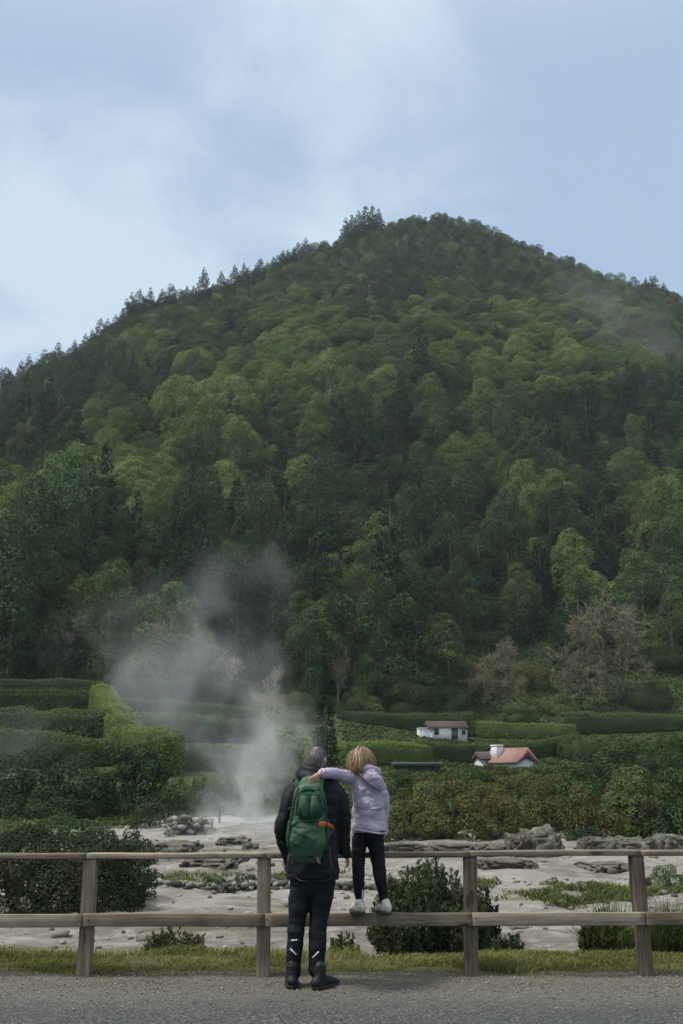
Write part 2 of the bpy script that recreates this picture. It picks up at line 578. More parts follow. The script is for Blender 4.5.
def field_z(X, Y):
    sh = X.shape
    pp = xyz(X.ravel(), Y.ravel(), 0)
    return terrain(X, Y) + 0.012 + ((np.abs(fbm(pp / 1.6, 4, 21)) * 0.10 + fbm(pp / 0.35, 2, 5) * 0.022).reshape(sh)) * np.clip((Y - 12) / 2, 0, 1) * np.clip(1 - (Y - 50) / 6, 0, 1) - 0.9 * np.clip((Y - np.interp(X + fbm(pp / 2.5, 2, 8).reshape(sh) * 1.5, [-14, -9, -2, 2, 14], [38, 46.5, 46.5, 39.5, 39.0]) - fbm(pp / 1.7, 2, 6).reshape(sh)) / 1.5, 0, 1) - 0.4 * np.clip((11.0 - Y), 0, 1)


rows = np.concatenate([np.arange(10.5, 20, 0.09), np.arange(20, 36, 0.2), np.arange(36, 60, 0.5)])
sheet('thermal_ground', rows, np.linspace(-1, 1, 260), lambda y: 3 + y * 0.55, field_z, M['field'])


def road_mat(t, out):
    g = t.n('ShaderNodeNewGeometry'); pos = g.outputs['Position']
    s = t.n('ShaderNodeSeparateXYZ'); t.set(s.inputs[0], pos)
    vor = t.n('ShaderNodeTexVoronoi'); t.set(vor.inputs['Vector'], pos); vor.inputs['Scale'].default_value = 75
    big = t.noise(pos, 1.1, 5, 0.6)
    sep = t.n('ShaderNodeSeparateColor'); t.set(sep.inputs[0], vor.outputs['Color'])
    agg = sep.outputs[0]
    c = t.ramp(agg, [(0.0, (0.024, 0.025, 0.026)), (0.45, (0.045, 0.046, 0.046)), (0.8, (0.080, 0.079, 0.076)), (1.0, (0.18, 0.172, 0.16))])
    c = t.mix(t.maprange(big, 0.35, 0.7, 0.0, 0.55), c, (0.052, 0.055, 0.058))
    # loose brown grit gathers at the verge
    e = t.math('ADD', s.outputs[1], t.math('MULTIPLY', t.noise(pos, 3.5, 5, 0.7), 0.9))
    c = t.mix(t.maprange(e, 8.35, 9.5, 0.0, 0.8), c, t.mix(t.noise(pos, 60, 3), (0.065, 0.06, 0.05), (0.20, 0.185, 0.155)))
    principled(t, out, c, 0.88, 0.25, t.math('ADD', t.math('MULTIPLY', vor.outputs['Distance'], -0.6), t.math('MULTIPLY', big, 0.3)), 0.012)


M['road'] = material('asphalt', road_mat)
sheet('road', np.arange(-6, 9.15, 0.3), np.linspace(-1, 1, 81), lambda y: 60 + 0 * y, lambda X, Y: 0 * X - 0.004, M['road'])


def verge_mat(t, out):
    g = t.n('ShaderNodeNewGeometry'); pos = g.outputs['Position']
    s = t.n('ShaderNodeSeparateXYZ'); t.set(s.inputs[0], pos)
    n = t.noise(pos, 9, 5, 0.7); f = t.noise(pos, 70, 3)
    c = t.mix(f, (0.065, 0.058, 0.046), (0.185, 0.168, 0.135))
    e = t.math('ADD', s.outputs[1], t.math('MULTIPLY', n, 0.8))
    c = t.mix(t.maprange(e, 9.55, 9.9, 0.0, 0.9), c, t.mix(n, (0.045, 0.045, 0.02), (0.105, 0.10, 0.045)))
    principled(t, out, c, 0.95, 0.1, t.math('ADD', n, f), 0.02)


M['verge'] = material('verge_soil', verge_mat)


def verge_z(X, Y):
    sh = X.shape
    pp = xyz(X.ravel(), Y.ravel(), 0)
    return (fbm(pp / 0.5, 3, 2) * 0.012).reshape(sh) * np.clip((Y - 8.85) / 0.3, 0, 1) + np.clip((Y - 9.02) * .05 + (fbm(pp / .5, 4, 41) * .022).reshape(sh), -.03, .016) + 0.03 * np.clip((Y - 9.2) / 0.6, 0, 1) - 0.34 * np.clip((Y - 10.15) / 0.7, 0, 1) ** 1.4 


sheet('verge', np.arange(8.7, 11.1, 0.04), np.linspace(-1, 1, 401), lambda y: 20 + 0 * y, verge_z, M['verge'])


# ------------------------------------------------------------------ vegetation meshes
def unit(v):
    return v / (np.linalg.norm(v, axis=-1, keepdims=True) + 1e-9)


def cards(C, N, size, rg, aspect=1.5, droop=0.0, tang=None):
    """leaf-sized rhombic faces at C facing N; returns V,F,attr"""
    n = len(C)
    N = unit(N)
    r = unit(rg.normal(size=(n, 3))) if tang is None else unit(tang + 0.35 * rg.normal(size=(n, 3)))
    a = unit(r - (r * N).sum(1, keepdims=True) * N) if tang is None else r
    b = unit(np.cross(N, a))
    s = (size * rg.uniform(0.6, 1.35, n))[:, None]
    L, W = s * 0.5 * math.sqrt(aspect), s * 0.5 / math.sqrt(aspect)
    fold = N * s * 0.12
    V = np.stack([C - a * L, C + b * W + fold, C + a * L - np.array([0, 0, 1.0]) * droop * s, C - b * W + fold], 1).reshape(-1, 3)
    F = np.arange(n * 4).reshape(n, 4)
    at = np.repeat(rg.uniform(0, 1, n), 4)
    return V, F, at


def lobes_to_cards(LC, LR, n_per_area, leaf, rg, flat=0.8, up=0.45, cull=0.88, jit=0.30, low=-0.5):
    """leaves over the skin of many overlapping lobes"""
    Cs, Ns, At = [], [], []
    for c, r in zip(LC, LR):
        n = max(8, int(n_per_area * 4 * math.pi * r * r))
        d = unit(rg.normal(size=(n, 3)))
        d = d[d[:, 2] > low]
        rad = r * rg.uniform(0.80, 1.08, len(d))
        p = c + d * rad[:, None] * np.array([1, 1, flat])
        q = (p[:, None, :] - LC[None]) / np.array([1, 1, flat])
        inside = ((np.linalg.norm(q, axis=2) / LR[None]) < cull).any(1)
        p, d = p[~inside], d[~inside]
        Cs.append(p); Ns.append(d * np.array([1, 1, 1.0]) + np.array([0, 0, up]) + jit * rg.normal(size=d.shape)); At.append(np.full(len(p), rg.uniform(-0.15, 0.15)))
    C, N, A = np.concatenate(Cs), np.concatenate(Ns), np.concatenate(At)
    V, F, at = cards(C, N, leaf, rg)
    return V, F, at + np.repeat(A, 4)


def crown_broad(seed, Rr=4.2, Hh=8.5, base=2.0, leaf=0.42, dens=7.0, nl=46, lr=(0.24, 0.40)):
    rg = np.random.default_rng(seed)
    LC, LR = [], []
    for k in range(nl):
        zf = rg.uniform(0, 1) ** 0.75
        a = rg.uniform(0, 2 * np.pi)
        prof = math.sin(math.pi * (0.16 + 0.80 * zf)) ** 0.7
        lopsided = 1 + 0.28 * math.sin(a + seed) + 0.15 * math.sin(3 * a + 2 * seed)
        r = Rr * rg.uniform(*lr) * (1.05 - 0.35 * zf)
        rad = max(0.0, Rr * prof * lopsided - r * 0.7) * rg.uniform(0.55, 1.05)
        LC.append((rad * math.cos(a), rad * math.sin(a), base + zf * (Hh - base) - r * 0.4)); LR.append(r)
    return lobes_to_cards(np.array(LC), np.array(LR), dens, leaf, rg)


def crown_conifer(seed, Rr=2.6, Hh=11.0, base=1.2, leaf=0.40, tiers=13, per=9, dens=7.0, point=0.85):
    rg = np.random.default_rng(seed)
    LC, LR = [], []
    for i in range(tiers):
        f = (i + rg.uniform(-.2, .2)) / tiers
        f = min(max(f, 0), 0.97)
        rr = Rr * (1 - f) ** point * (0.8 + 0.3 * rg.uniform())
        n = max(3, int(per * (1 - f * .6)))
        for k in range(n):
            if rg.uniform() < 0.12: continue
            a = 2 * np.pi * (k + rg.uniform(-.3, .3)) / n + i * 1.3
            q = rg.uniform(0.55, 1.0)
            LC.append((rr * q * math.cos(a), rr * q * math.sin(a), base + f * (Hh - base) + rg.uniform(-.2, .2) - 0.12 * rr * q)); LR.append((0.20 + 0.30 * rr / Rr) * Rr * 0.62)
    LC.append((0, 0, Hh - 0.9)); LR.append(0.17 * Rr)
    LC.append((0, 0, Hh - 0.2)); LR.append(0.09 * Rr)
    return lobes_to_cards(np.array(LC), np.array(LR), dens, leaf, rg, flat=0.72, up=0.1, low=-0.8)


def shrub_cards(seed, w, d, h, leaf, dens, nl=26, lr=(0.18, 0.32), low=-0.6, base=0.12, up=.35, aspect=1.6):
    """ground-standing bush, w x d x h metres"""
    rg = np.random.default_rng(seed)
    LC, LR = [], []
    for k in range(nl):
        a = rg.uniform(0, 2 * np.pi); q = math.sqrt(rg.uniform()) 
        zf = rg.uniform(base, 1) * math.sqrt(max(0.05, 1 - 0.75 * q * q))
        r = min(w, d, h * 1.3) * rg.uniform(*lr)
        LC.append((q * (w / 2 - r * .6) * math.cos(a), q * (d / 2 - r * .6) * math.sin(a), max(r * 0.35, zf * h - r * .9))); LR.append(r)
    return lobes_to_cards(np.array(LC), np.array(LR), dens, leaf, rg, flat=0.85, low=low, up=up)


def leafmesh(name, VFA):
    V, F, A = VFA
    return mesh_np(name, V, F, False, {'leaf': A})


def trunk_mesh(seed, h, r, limbs=5, spread=1.6):
    rg = np.random.default_rng(seed); b = MB()
    bend = rg.uniform(-.3, .3, 2)
    b.tube([(0, 0, -0.6), (bend[0] * .4, bend[1] * .4, h * .4), (bend[0], bend[1], h)], [r * 1.25, r * .8, r * .3], n=7, round_ends=False, ref=(0, 1, 0.01))
    for k in range(limbs):
        a = rg.uniform(0, 6.28); z0 = h * rg.uniform(.3, .8); L = spread * rg.uniform(.6, 1.2)
        q = z0 / h
        p0 = Vector((bend[0] * q, bend[1] * q, z0))
        b.tube([p0, p0 + Vector((math.cos(a) * L * .5, math.sin(a) * L * .5, L * .35)), p0 + Vector((math.cos(a) * L, math.sin(a) * L, L * .9))], [r * .4, r * .28, r * .1], n=5, sub=2, round_ends=False, ref=(.3, .2, .9))
    return b.mesh('trunk', True)


def twig_tree(seed, h, spread, levels=4, r0=0.10):
    """leafless tree: forking limbs down to fine twigs"""
    rg = np.random.default_rng(seed); b = MB(); fine = []
    def grow(p, d, L, r, lev):
        q = p + d * L * .5 + Vector(rg.normal(0, .06 * L, 3)); e = p + d * L + Vector(rg.normal(0, .08 * L, 3))
        b.tube([p, q, e], [r, r * .8, r * .55], n=5 if lev < 3 else 3, sub=2 if lev < 3 else 1, round_ends=False, ref=(.31, .22, .1))
        if lev >= levels: return
        for k in range(int(rg.integers(4, 6))):
            t = rg.uniform(.35, 1.0)
            s = p.lerp(e, t)
            nd = (d + Vector(rg.normal(0, .62, 3)) * spread + Vector((0, 0, .10))).normalized()
            grow(s, nd, L * rg.uniform(.5, .78), max(r * .5, 0.021), lev + 1)
    for k in range(3):
        grow(Vector((0, 0, -.3)), Vector((rg.normal(0, .22), rg.normal(0, .22), 1)).normalized(), h * .36, r0, 0)
    return b.mesh('trunk', False)


# tree kinds: (crown mesh, trunk mesh, size)
def proto(kind, seed):
    if kind == 'bright':
        return leafmesh('crown', crown_broad(seed, 4.4, 8.2, 0.9, 0.20, 27, 46, (.27, .42))), M['leaf_bright']
    if kind == 'mid':
        return leafmesh('crown', crown_broad(seed, 4.0, 8.8, 0.8, 0.20, 27, 44, (.27, .42))), M['leaf_mid']
    if kind == 'dark':
        return leafmesh('crown', crown_broad(seed, 3.6, 9.6, 1.0, 0.21, 25, 42, (.28, .44))), M['leaf_dark']
    if kind == 'conifer':
        return leafmesh('crown', crown_conifer(seed, 2.9, 12.0, 1.0, 0.28, dens=14)), M['leaf_conifer']
    if kind == 'ridge':
        return leafmesh('crown', crown_conifer(seed, 2.9, 9.0, 0.3, 0.28, 10, 8, 13.0)), M['leaf_conifer']


PROTO, TRUNK = {}, {}
for kd, seeds in (('bright', (1, 2, 3, 4)), ('mid', (11, 12, 13)), ('dark', (21, 22, 23)), ('conifer', (31, 32)), ('ridge', (41, 42, 43))):
    PROTO[kd] = []
    for sd in seeds:
        me, m = proto(kd, sd); me.materials.append(m); PROTO[kd].append(me)
    TRUNK[kd] = []
    for sd in seeds[:2]:
        me = trunk_mesh(sd, {'bright': 5.5, 'mid': 6, 'dark': 7.5, 'conifer': 10.5, 'ridge': 8.2}[kd], .26 if kd != 'ridge' else .16)
        me.materials.append(M['bark_pale'] if kd in ('mid', 'bright') else M['bark']); TRUNK[kd].append(me)

# where which trees grow on the slope (read off the photograph)
BRIGHT = [(40, 560, 60), (20, 585, 50), (120, 470, 55), (190, 440, 50), (250, 470, 45), (150, 510, 50), (240, 520, 40), (345, 600, 34), (560, 340, 80), (440, 340, 70), (300, 385, 70),
          (220, 400, 60), (560, 500, 38), (470, 470, 26), (500, 410, 60), (660, 575, 38), (640, 460, 40), (340, 420, 45), (620, 360, 70), (660, 520, 35), (480, 560, 22), (580, 590, 35), (300, 330, 60), (150, 345, 40), (400, 400, 40), (540, 540, 20)]
DARK = [(20, 440, 55), (90, 390, 45), (60, 500, 45), (430, 530, 55), (450, 610, 60), (300, 560, 40), (390, 480, 50), (630, 420, 45), (560, 570, 35), (170, 390, 26), (290, 440, 25), (120, 560, 40), (520, 460, 28),
        (600, 500, 30), (260, 640, 50), (400, 300, 40), (130, 300, 30), (430, 390, 40), (500, 640, 30), (20, 640, 40), (420, 250, 30), (350, 520, 30), (570, 440, 40)]


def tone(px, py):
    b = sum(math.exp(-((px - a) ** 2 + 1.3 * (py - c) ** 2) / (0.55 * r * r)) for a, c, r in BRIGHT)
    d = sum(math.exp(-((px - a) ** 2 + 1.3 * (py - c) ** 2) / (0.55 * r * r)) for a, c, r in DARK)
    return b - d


def clear(px, py):
    """open grass at the foot of the slope and bare cliff near the top"""
    if 540 < px < 720 and py > 655 and py > 655 + (600 - px) * .12: return True
    if 455 < px <= 560 and py > 640: return True
    for (cx, cyy, rx, ry) in ((368, 297, 9, 4), (428, 267, 7, 4)):
        if ((px - cx) / rx) ** 2 + ((py - cyy) / ry) ** 2 < 1: return True
    return False


trees = []
Y = 158.0
while Y < 640:
    f = np.clip((Y - 160) / 380, 0, 1)
    step = 6.9 - 2.1 * f
    half = 0.40 * Y
    x = -half + random.uniform(0, step)
    while x < half:
        xx, yy = x + random.uniform(-.38, .38) * step, Y + random.uniform(-.38, .38) * step
        x += step
        t = xx / yy
        ry = float(np.interp(t, RT, RY)); kk = np.clip((t + .24) / .40, 0, 1)
        if yy > ry + 6 or yy < 163 + 22 * kk: continue
        z = tz(xx, yy)
        px, py = proj(xx, yy, z + 3)
        if px < -60 or px > 745 or clear(px, py): continue
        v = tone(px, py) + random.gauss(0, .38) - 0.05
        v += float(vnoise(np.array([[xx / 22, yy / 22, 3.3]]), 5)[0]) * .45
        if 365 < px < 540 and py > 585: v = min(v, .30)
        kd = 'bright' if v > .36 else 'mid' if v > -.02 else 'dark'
        if kd == 'dark' and random.random() < .30 and f < .7: kd = 'conifer'
        s = random.choice((.72, .9, 1.05, 1.25, 1.55)) * random.uniform(.92, 1.08) * (1.12 - .36 * f)
        if f < .12 : s *= 1.12
        if kd == 'conifer': s *= 1.1
        top = np.clip((yy - .70 * ry) / (.22 * ry), 0, 1)
        s *= 1 - .27 * top
        trees.append((xx, yy, z - .3, kd, s, random.uniform(0, 6.28), px, py))
    Y += step * .92

trees.sort(key=lambda q: q[1] / q[4])
NEAR = [q for q in trees if -10 < q[6] < 693][:285]
nearset = set(id(q) for q in NEAR)
FAR = [q for q in trees if id(q) not in nearset]

ORD = ['first', 'second', 'third', 'fourth', 'fifth', 'sixth', 'seventh', 'eighth', 'ninth', 'tenth', 'eleventh', 'twelfth', 'thirteenth', 'fourteenth', 'fifteenth', 'sixteenth', 'seventeenth', 'eighteenth', 'nineteenth', 'twentieth']
ORD += ['twenty-' + o for o in ORD[:9]] + ['thirtieth'] + ['thirty-' + o for o in ORD[:9]] + ['fortieth'] + ['forty-' + o for o in ORD[:9]] + ['fiftieth'] + ['fifty-' + o for o in ORD[:9]] + ['sixtieth'] + ['sixty-' + o for o in ORD[:9]] + ['seventieth'] + ['seventy-' + o for o in ORD[:9]]
NAMES = {'bright': ('broadleaf_tree', 'bright green round-crowned tree'), 'mid': ('broadleaf_tree', 'mid green leafy tree'), 'dark': ('evergreen_tree', 'dark green dense tree'), 'conifer': ('conifer_tree', 'dark pointed conifer')}
BANDS = ['along the foot of the wooded slope', 'just above the forest foot', 'low on the wooded slope', 'on the lower wooded slope', 'a third of the way upslope', 'halfway up the wooded slope']
NEAR.sort(key=lambda q: q[1])
per = math.ceil(len(NEAR) / len(BANDS))
def put_tree(kd, x, y, z, s, rz, name, label, cat, group, mi=None, hs=1.0):
    root = empty(name, (x, y, z), label, cat, group, rz)
    root.scale = (s, s, s * hs)
    ms = PROTO[kd]; mi = random.randrange(len(ms)) if mi is None else mi
    obj('crown', ms[mi], None, root)
    obj('trunk', random.choice(TRUNK[kd]), None, root)
    return root
for bi, band in enumerate(BANDS):
    grp = NEAR[bi * per:(bi + 1) * per]
    for kd in NAMES:
        row = sorted([q for q in grp if q[3] == kd], key=lambda q: q[6])
        for i, q in enumerate(row):
            nm, look = NAMES[kd]
            lab = f'{look} {band}, {ORD[i]} from left'
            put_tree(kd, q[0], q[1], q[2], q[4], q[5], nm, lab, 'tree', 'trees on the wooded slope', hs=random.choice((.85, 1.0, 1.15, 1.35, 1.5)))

# the upper wood reads as one mass: one object, crowns set out over the slope
src = bpy.data.collections.new('crown_shapes')
order = []
for kd in ('bright', 'mid', 'dark', 'conifer'):
    for i, me in enumerate(PROTO[kd]):
        o = bpy.data.objects.new('crown_%02d' % len(order), me); src.objects.link(o); order.append(kd)
base_i = {k: order.index(k) for k in ('bright', 'mid', 'dark', 'conifer')}
pts = np.array([q[:3] for q in FAR])
pm = bpy.data.meshes.new('forest'); pm.vertices.add(len(pts)); pm.vertices.foreach_set('co', pts.astype(np.float32).ravel())
def pattr(n, tp, v):
    a = pm.attributes.new(n, tp, 'POINT')
    a.data.foreach_set('vector' if tp == 'FLOAT_VECTOR' else 'value', np.asarray(v, np.int32 if tp == 'INT' else np.float32).ravel())
pattr('rz', 'FLOAT_VECTOR', [(random.uniform(-.08, .08), random.uniform(-.08, .08), q[5]) for q in FAR])
pattr('sc', 'FLOAT_VECTOR', [(q[4] * random.uniform(.9, 1.15), q[4] * random.uniform(.9, 1.15), q[4] * (random.choice((.75, .9, 1.05, 1.25, 1.4)) if q[7] > 360 else random.uniform(.7, .9))) for q in FAR])
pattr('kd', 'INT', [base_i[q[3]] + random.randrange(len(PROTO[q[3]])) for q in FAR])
fo = obj('forest', pm)
tag(fo, kind='stuff', label='dense mixed wood covering the upper mountain slope')
ng = bpy.data.node_groups.new('forest_spread', 'GeometryNodeTree')
ng.interface.new_socket('Geometry', in_out='INPUT', socket_type='NodeSocketGeometry')
ng.interface.new_socket('Geometry', in_out='OUTPUT', socket_type='NodeSocketGeometry')
gi, go = ng.nodes.new('NodeGroupInput'), ng.nodes.new('NodeGroupOutput')
mp = ng.nodes.new('GeometryNodeMeshToPoints'); ins = ng.nodes.new('GeometryNodeInstanceOnPoints'); ci = ng.nodes.new('GeometryNodeCollectionInfo')
ci.inputs[0].default_value = src; ci.inputs['Separate Children'].default_value = True; ci.inputs['Reset Children'].default_value = True
def named(n, tp):
    a = ng.nodes.new('GeometryNodeInputNamedAttribute'); a.data_type = tp; a.inputs[0].default_value = n; return [s for s in a.outputs if s.enabled][0]
L = ng.links.new
L(gi.outputs[0], mp.inputs[0]); L(mp.outputs[0], ins.inputs['Points']); L(ci.outputs[0], ins.inputs['Instance'])
ins.inputs['Pick Instance'].default_value = True
L(named('kd', 'INT'), ins.inputs['Instance Index']); L(named('rz', 'FLOAT_VECTOR'), ins.inputs['Rotation']); L(named('sc', 'FLOAT_VECTOR'), ins.inputs['Scale'])
L(ins.outputs[0], go.inputs[0])
md = fo.modifiers.new('spread', 'NODES'); md.node_group = ng
print('trees', len(trees), 'near', len(NEAR), 'far', len(FAR))

# conifers along the skyline
def ridge_point(px, off=0.0):
    t0 = P(px, 300, 500); t = t0.x / t0.y
    Y = float(np.interp(t, RT, RY)) + off
    x = t * Y
    return x, Y, tz(x, Y)
rr_ = random.Random(3); ridge_px = []
for a_, b_, st_ in ((2, 52, 6.0), (56, 106, 6.6), (109, 124, 8.0), (128, 176, 4.3), (180, 262, 5.4), (267, 312, 5.2)):
    q_ = a_
    while q_ < b_:
        ridge_px.append(q_); q_ += st_ * rr_.uniform(.6, 1.5)
n_left = len(ridge_px); ridge_px += [647, 652, 655, 664]
for i, px in enumerate(ridge_px):
    x, y, z = ridge_point(px + random.uniform(-1.5, 1.5), random.uniform(-8, 2))
    s = random.choice((1.05, 1.25, 1.4, 1.65)) * random.uniform(.85, 1.1)
    side = 'left-hand skyline ridge' if px < 400 else 'right-hand skyline'
    n = i if px < 400 else i - n_left
    put_tree('ridge', x, y, z - .4, s, random.uniform(0, 6), 'conifer_tree', f'small dark conifer on the {side}, {ORD[n]} from its left end', 'tree', 'conifers along the skyline', hs=random.uniform(.8, 1.15))
for i, (px, s) in enumerate([(346, 1.25), (352, 1.35), (359, 1.5), (366, 1.55), (373, 1.5), (379, 1.3)]):
    x, y, z = ridge_point(px, -2 - 3 * (i % 3))
    put_tree('conifer', x, y, z - .5, s * 1.3, i * 1.1, 'conifer_tree', f'tall dark conifer in the clump on the summit, {ORD[i]} from the left', 'tree', 'clump of conifers on the summit', hs=.88)

# cliff faces near the summit
def rock_mat(t, out):
    tc = t.n('ShaderNodeTexCoord'); g = t.n('ShaderNodeNewGeometry')
    n = t.noise(t.mapping(g.outputs['Position'], (1, 1, .35)), 1.1, 6, .65); m = t.noise(g.outputs['Position'], 7, 5, .7)
    c = t.ramp(t.math('ADD', t.math('MULTIPLY', n, .6), t.math('MULTIPLY', m, .4)), [(.3, (.025, .026, .02)), (.52, (.075, .073, .06)), (.75, (.19, .18, .165))])
    principled(t, out, c, .95, .15, t.math('ADD', n, m), .08)
M['rock'] = material('rock', rock_mat)
def pale_rock(t, out):
    g = t.n('ShaderNodeNewGeometry'); n = t.noise(g.outputs['Position'], 3.5, 6, .65); m = t.noise(g.outputs['Position'], 18, 4, .7)
    c = t.ramp(t.math('ADD', t.math('MULTIPLY', n, .6), t.math('MULTIPLY', m, .4)), [(.34, (.035, .034, .024)), (.5, (.10, .094, .075)), (.68, (.235, .22, .19))])
    principled(t, out, c, .95, .15, t.math('ADD', n, m), .03)
M['pale_rock'] = material('pale_rock', pale_rock)

def rock_mesh(seed, s, sub=24, rough=.3):
    th = np.linspace(.02, math.pi - .02, sub); a = np.linspace(0, 2 * np.pi, sub * 2, endpoint=False)
    d = np.stack([np.sin(th)[:, None] * np.cos(a), np.sin(th)[:, None] * np.sin(a), -np.cos(th)[:, None] + 0 * a], -1)
    d0 = d.reshape(-1, 3); d = np.sign(d) * np.abs(d) ** .5
    f = 1 + rough * (.6 * fbm(d0 * np.array([1.8, 1.8, .9]) + seed * 3.1, 5, seed) + .45 * fbm(d0 * np.array([5.5, 5.5, 2.5]) + seed, 3, seed + 9)).reshape(d.shape[:2])
    q = np.round(f * 7) / 7 * .5 + f * .5
    b = MB(); b.grid(d * q[..., None] * np.asarray(s, float)); return b.mesh('rock', False)
for i, (px, py, sx, sz, lab) in enumerate([(360, 299, 2.2, 4.2, 'grey broken cliff face high on the slope, lowest of four'), (374, 293, 2.0, 3.8, 'grey cliff face just above the lowest cliff face'),
                                          (424, 268, 1.8, 3.2, 'small grey cliff face beneath the rounded summit, left one of two'), (433, 265, 1.6, 2.8, 'small grey cliff face beneath the rounded summit, right one of two')]):
    g = ground(px, py, 160)
    me = rock_mesh(5 + i, (sx, 2.6, sz), 40, .55)
    c = getco(me); c[:, 0] += .5 * np.round(fbm(c * 1.3, 2, i) * 3) / 3; setco(me, c)
    o = obj('cliff_face', me, M['rock'], loc=g + Vector((0, .8, 1.6))); tag(o, lab, 'cliff', 'cliff faces near the summit')

# ------------------------------------------------------------------ hedges on the terraces
def hedge(pa, pb, ha, hb, wid, leaf, mat, label, dens=None, seed=0, rough=.08, name='hedge'):
    """clipped hedge between two ground points, its top uneven"""
    rg = np.random.default_rng(seed + 500)
    a, b = Vector(pa), Vector(pb); c = (a + b) / 2
    Ln = math.hypot(b.x - a.x, b.y - a.y); ux, uy = (b.x - a.x) / Ln, (b.y - a.y) / Ln
    dens = dens or 1.5 / (leaf * leaf)
    hm = max(ha, hb)
    n = int(dens * Ln * (2 * hm + wid + 1))
    u = rg.uniform(0, 1, n); f = rg.uniform(0, 2 * hm + wid, n)
    hh = ha + (hb - ha) * u
    s = np.where(f < hm, -1, np.where(f < 2 * hm, 1, 0))
    v = np.where(s == 0, rg.uniform(-1, 1, n), s * 1.0)
    zf = np.where(s == 0, 1.0, rg.uniform(0, 1, n))
    px = a.x + ux * u * Ln; py = a.y + uy * u * Ln
    endm = rg.uniform(0, 1, n) < wid / (Ln + wid) * .9
    u = np.where(endm, np.where(rg.uniform(0, 1, n) < .5, 0.0, 1.0) + rg.normal(0, .12, n) / Ln, u)
    v = np.where(endm, rg.uniform(-1, 1, n), v); zf = np.where(endm, rg.uniform(0, 1, n), zf)
    px = a.x + ux * u * Ln; py = a.y + uy * u * Ln
    q = np.stack([u * Ln / 1.3, v * 1.2, zf * hh / 1.1], 1)
    bul = fbm(q, 3, seed)
    top = hh * (1 + rough * fbm(np.stack([u * Ln / 1.7, u * 0 + seed, v * .6], 1), 3, seed + 1))
    rnd = 1 - 0.22 * np.clip(zf - .75, 0, 1) / .25 * (s != 0)
    off = v * (wid / 2) * rnd * (1 + .11 * bul)
    z = zf * top - (0.16 * (v * v) * hm * (s == 0)) + rg.normal(0, leaf * .35, n)
    X = px - uy * off; Yv = py + ux * off
    Z = terrain(px, py) + np.maximum(z, .02)
    N = np.where(endm[:, None], np.stack([ux * np.sign(u - .5), uy * np.sign(u - .5), .4 + 0 * u], 1), np.stack([-uy * s, ux * s, np.where(s == 0, 1.0, .25)], 1)) + .24 * rg.normal(size=(n, 3))
    V, F, A = cards(np.stack([X, Yv, Z], 1) - np.array(tuple(c)), N, leaf, rg)
    A = np.clip(A * .8 + np.repeat(np.where(zf > .86, .45, -.05), 4), 0, 1.2)  # lit tops and shaded sides painted into the leaf tone
    nb = max(4, int(Ln / 1.5))
    e_ = min(.3, .5 / Ln); ub = np.linspace(e_, 1 - e_, nb); bx, by = a.x + ux * ub * Ln, a.y + uy * ub * Ln; bz = terrain(bx, by); hb_ = (ha + (hb - ha) * ub) * .78; w2 = wid * .30
    rings = np.stack([np.stack([bx - uy * sx * w2 * k - c.x, by + ux * sx * w2 * k - c.y, bz + hb_ * zz - c.z], 1) for sx, zz, k in ((-1, -.2, 1), (-1, .85, 1), (-1, 1, .6), (1, 1, .6), (1, .85, 1), (1, -.2, 1))], 1)
    core = MB(); core.grid(rings); cm = core.mesh('c')
    cv = getco(cm); cf3 = [tuple(p.vertices) for p in cm.polygons]
    f4 = [q for q in cf3 if len(q) == 4]; f3 = [q for q in cf3 if len(q) == 3]
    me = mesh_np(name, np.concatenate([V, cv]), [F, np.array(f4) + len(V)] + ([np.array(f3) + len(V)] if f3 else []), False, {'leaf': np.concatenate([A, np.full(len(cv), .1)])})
    bpy.data.meshes.remove(cm)
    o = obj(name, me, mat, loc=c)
    return tag(o, label, 'hedge', 'clipped hedges on the terraces')


def hedge_px(x0, b0, t0, x1, b1, t1, wid, mat, label, leaf=.14, seed=0, Ys=None, **k):
    a, b = ground(x0, b0, 55), ground(x1, b1, 55)
    if Ys:
        a, b = [Vector((P(x, bb, yy).x, yy, tz(P(x, bb, yy).x, yy))) for x, bb, yy in ((x0, b0, Ys[0]), (x1, b1, Ys[1]))]
    return hedge(a, b, P(x0, t0, a.y).z - a.z, P(x1, t1, b.y).z - b.z, wid, leaf, mat, label, seed=seed, **k)


HG, HL = M['leaf_hedge'], M['leaf_hedge_light']
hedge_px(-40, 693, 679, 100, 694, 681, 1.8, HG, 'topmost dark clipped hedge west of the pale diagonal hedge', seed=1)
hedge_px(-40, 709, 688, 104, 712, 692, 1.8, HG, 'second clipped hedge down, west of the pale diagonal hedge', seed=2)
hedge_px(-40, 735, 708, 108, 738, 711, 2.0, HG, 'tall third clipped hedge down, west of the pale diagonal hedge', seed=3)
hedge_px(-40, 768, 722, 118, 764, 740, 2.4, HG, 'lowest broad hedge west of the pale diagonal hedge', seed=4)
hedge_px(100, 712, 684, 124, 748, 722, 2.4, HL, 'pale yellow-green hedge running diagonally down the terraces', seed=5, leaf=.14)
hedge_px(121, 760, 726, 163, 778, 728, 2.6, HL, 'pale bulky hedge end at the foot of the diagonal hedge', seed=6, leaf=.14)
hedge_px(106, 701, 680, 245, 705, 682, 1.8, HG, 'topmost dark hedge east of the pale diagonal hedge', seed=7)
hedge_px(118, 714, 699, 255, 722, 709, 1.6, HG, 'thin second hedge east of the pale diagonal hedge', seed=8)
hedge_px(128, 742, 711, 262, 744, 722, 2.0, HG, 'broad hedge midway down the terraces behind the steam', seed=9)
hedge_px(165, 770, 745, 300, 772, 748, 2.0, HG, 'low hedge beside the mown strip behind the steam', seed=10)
_y = ground(446, 739, 100).y
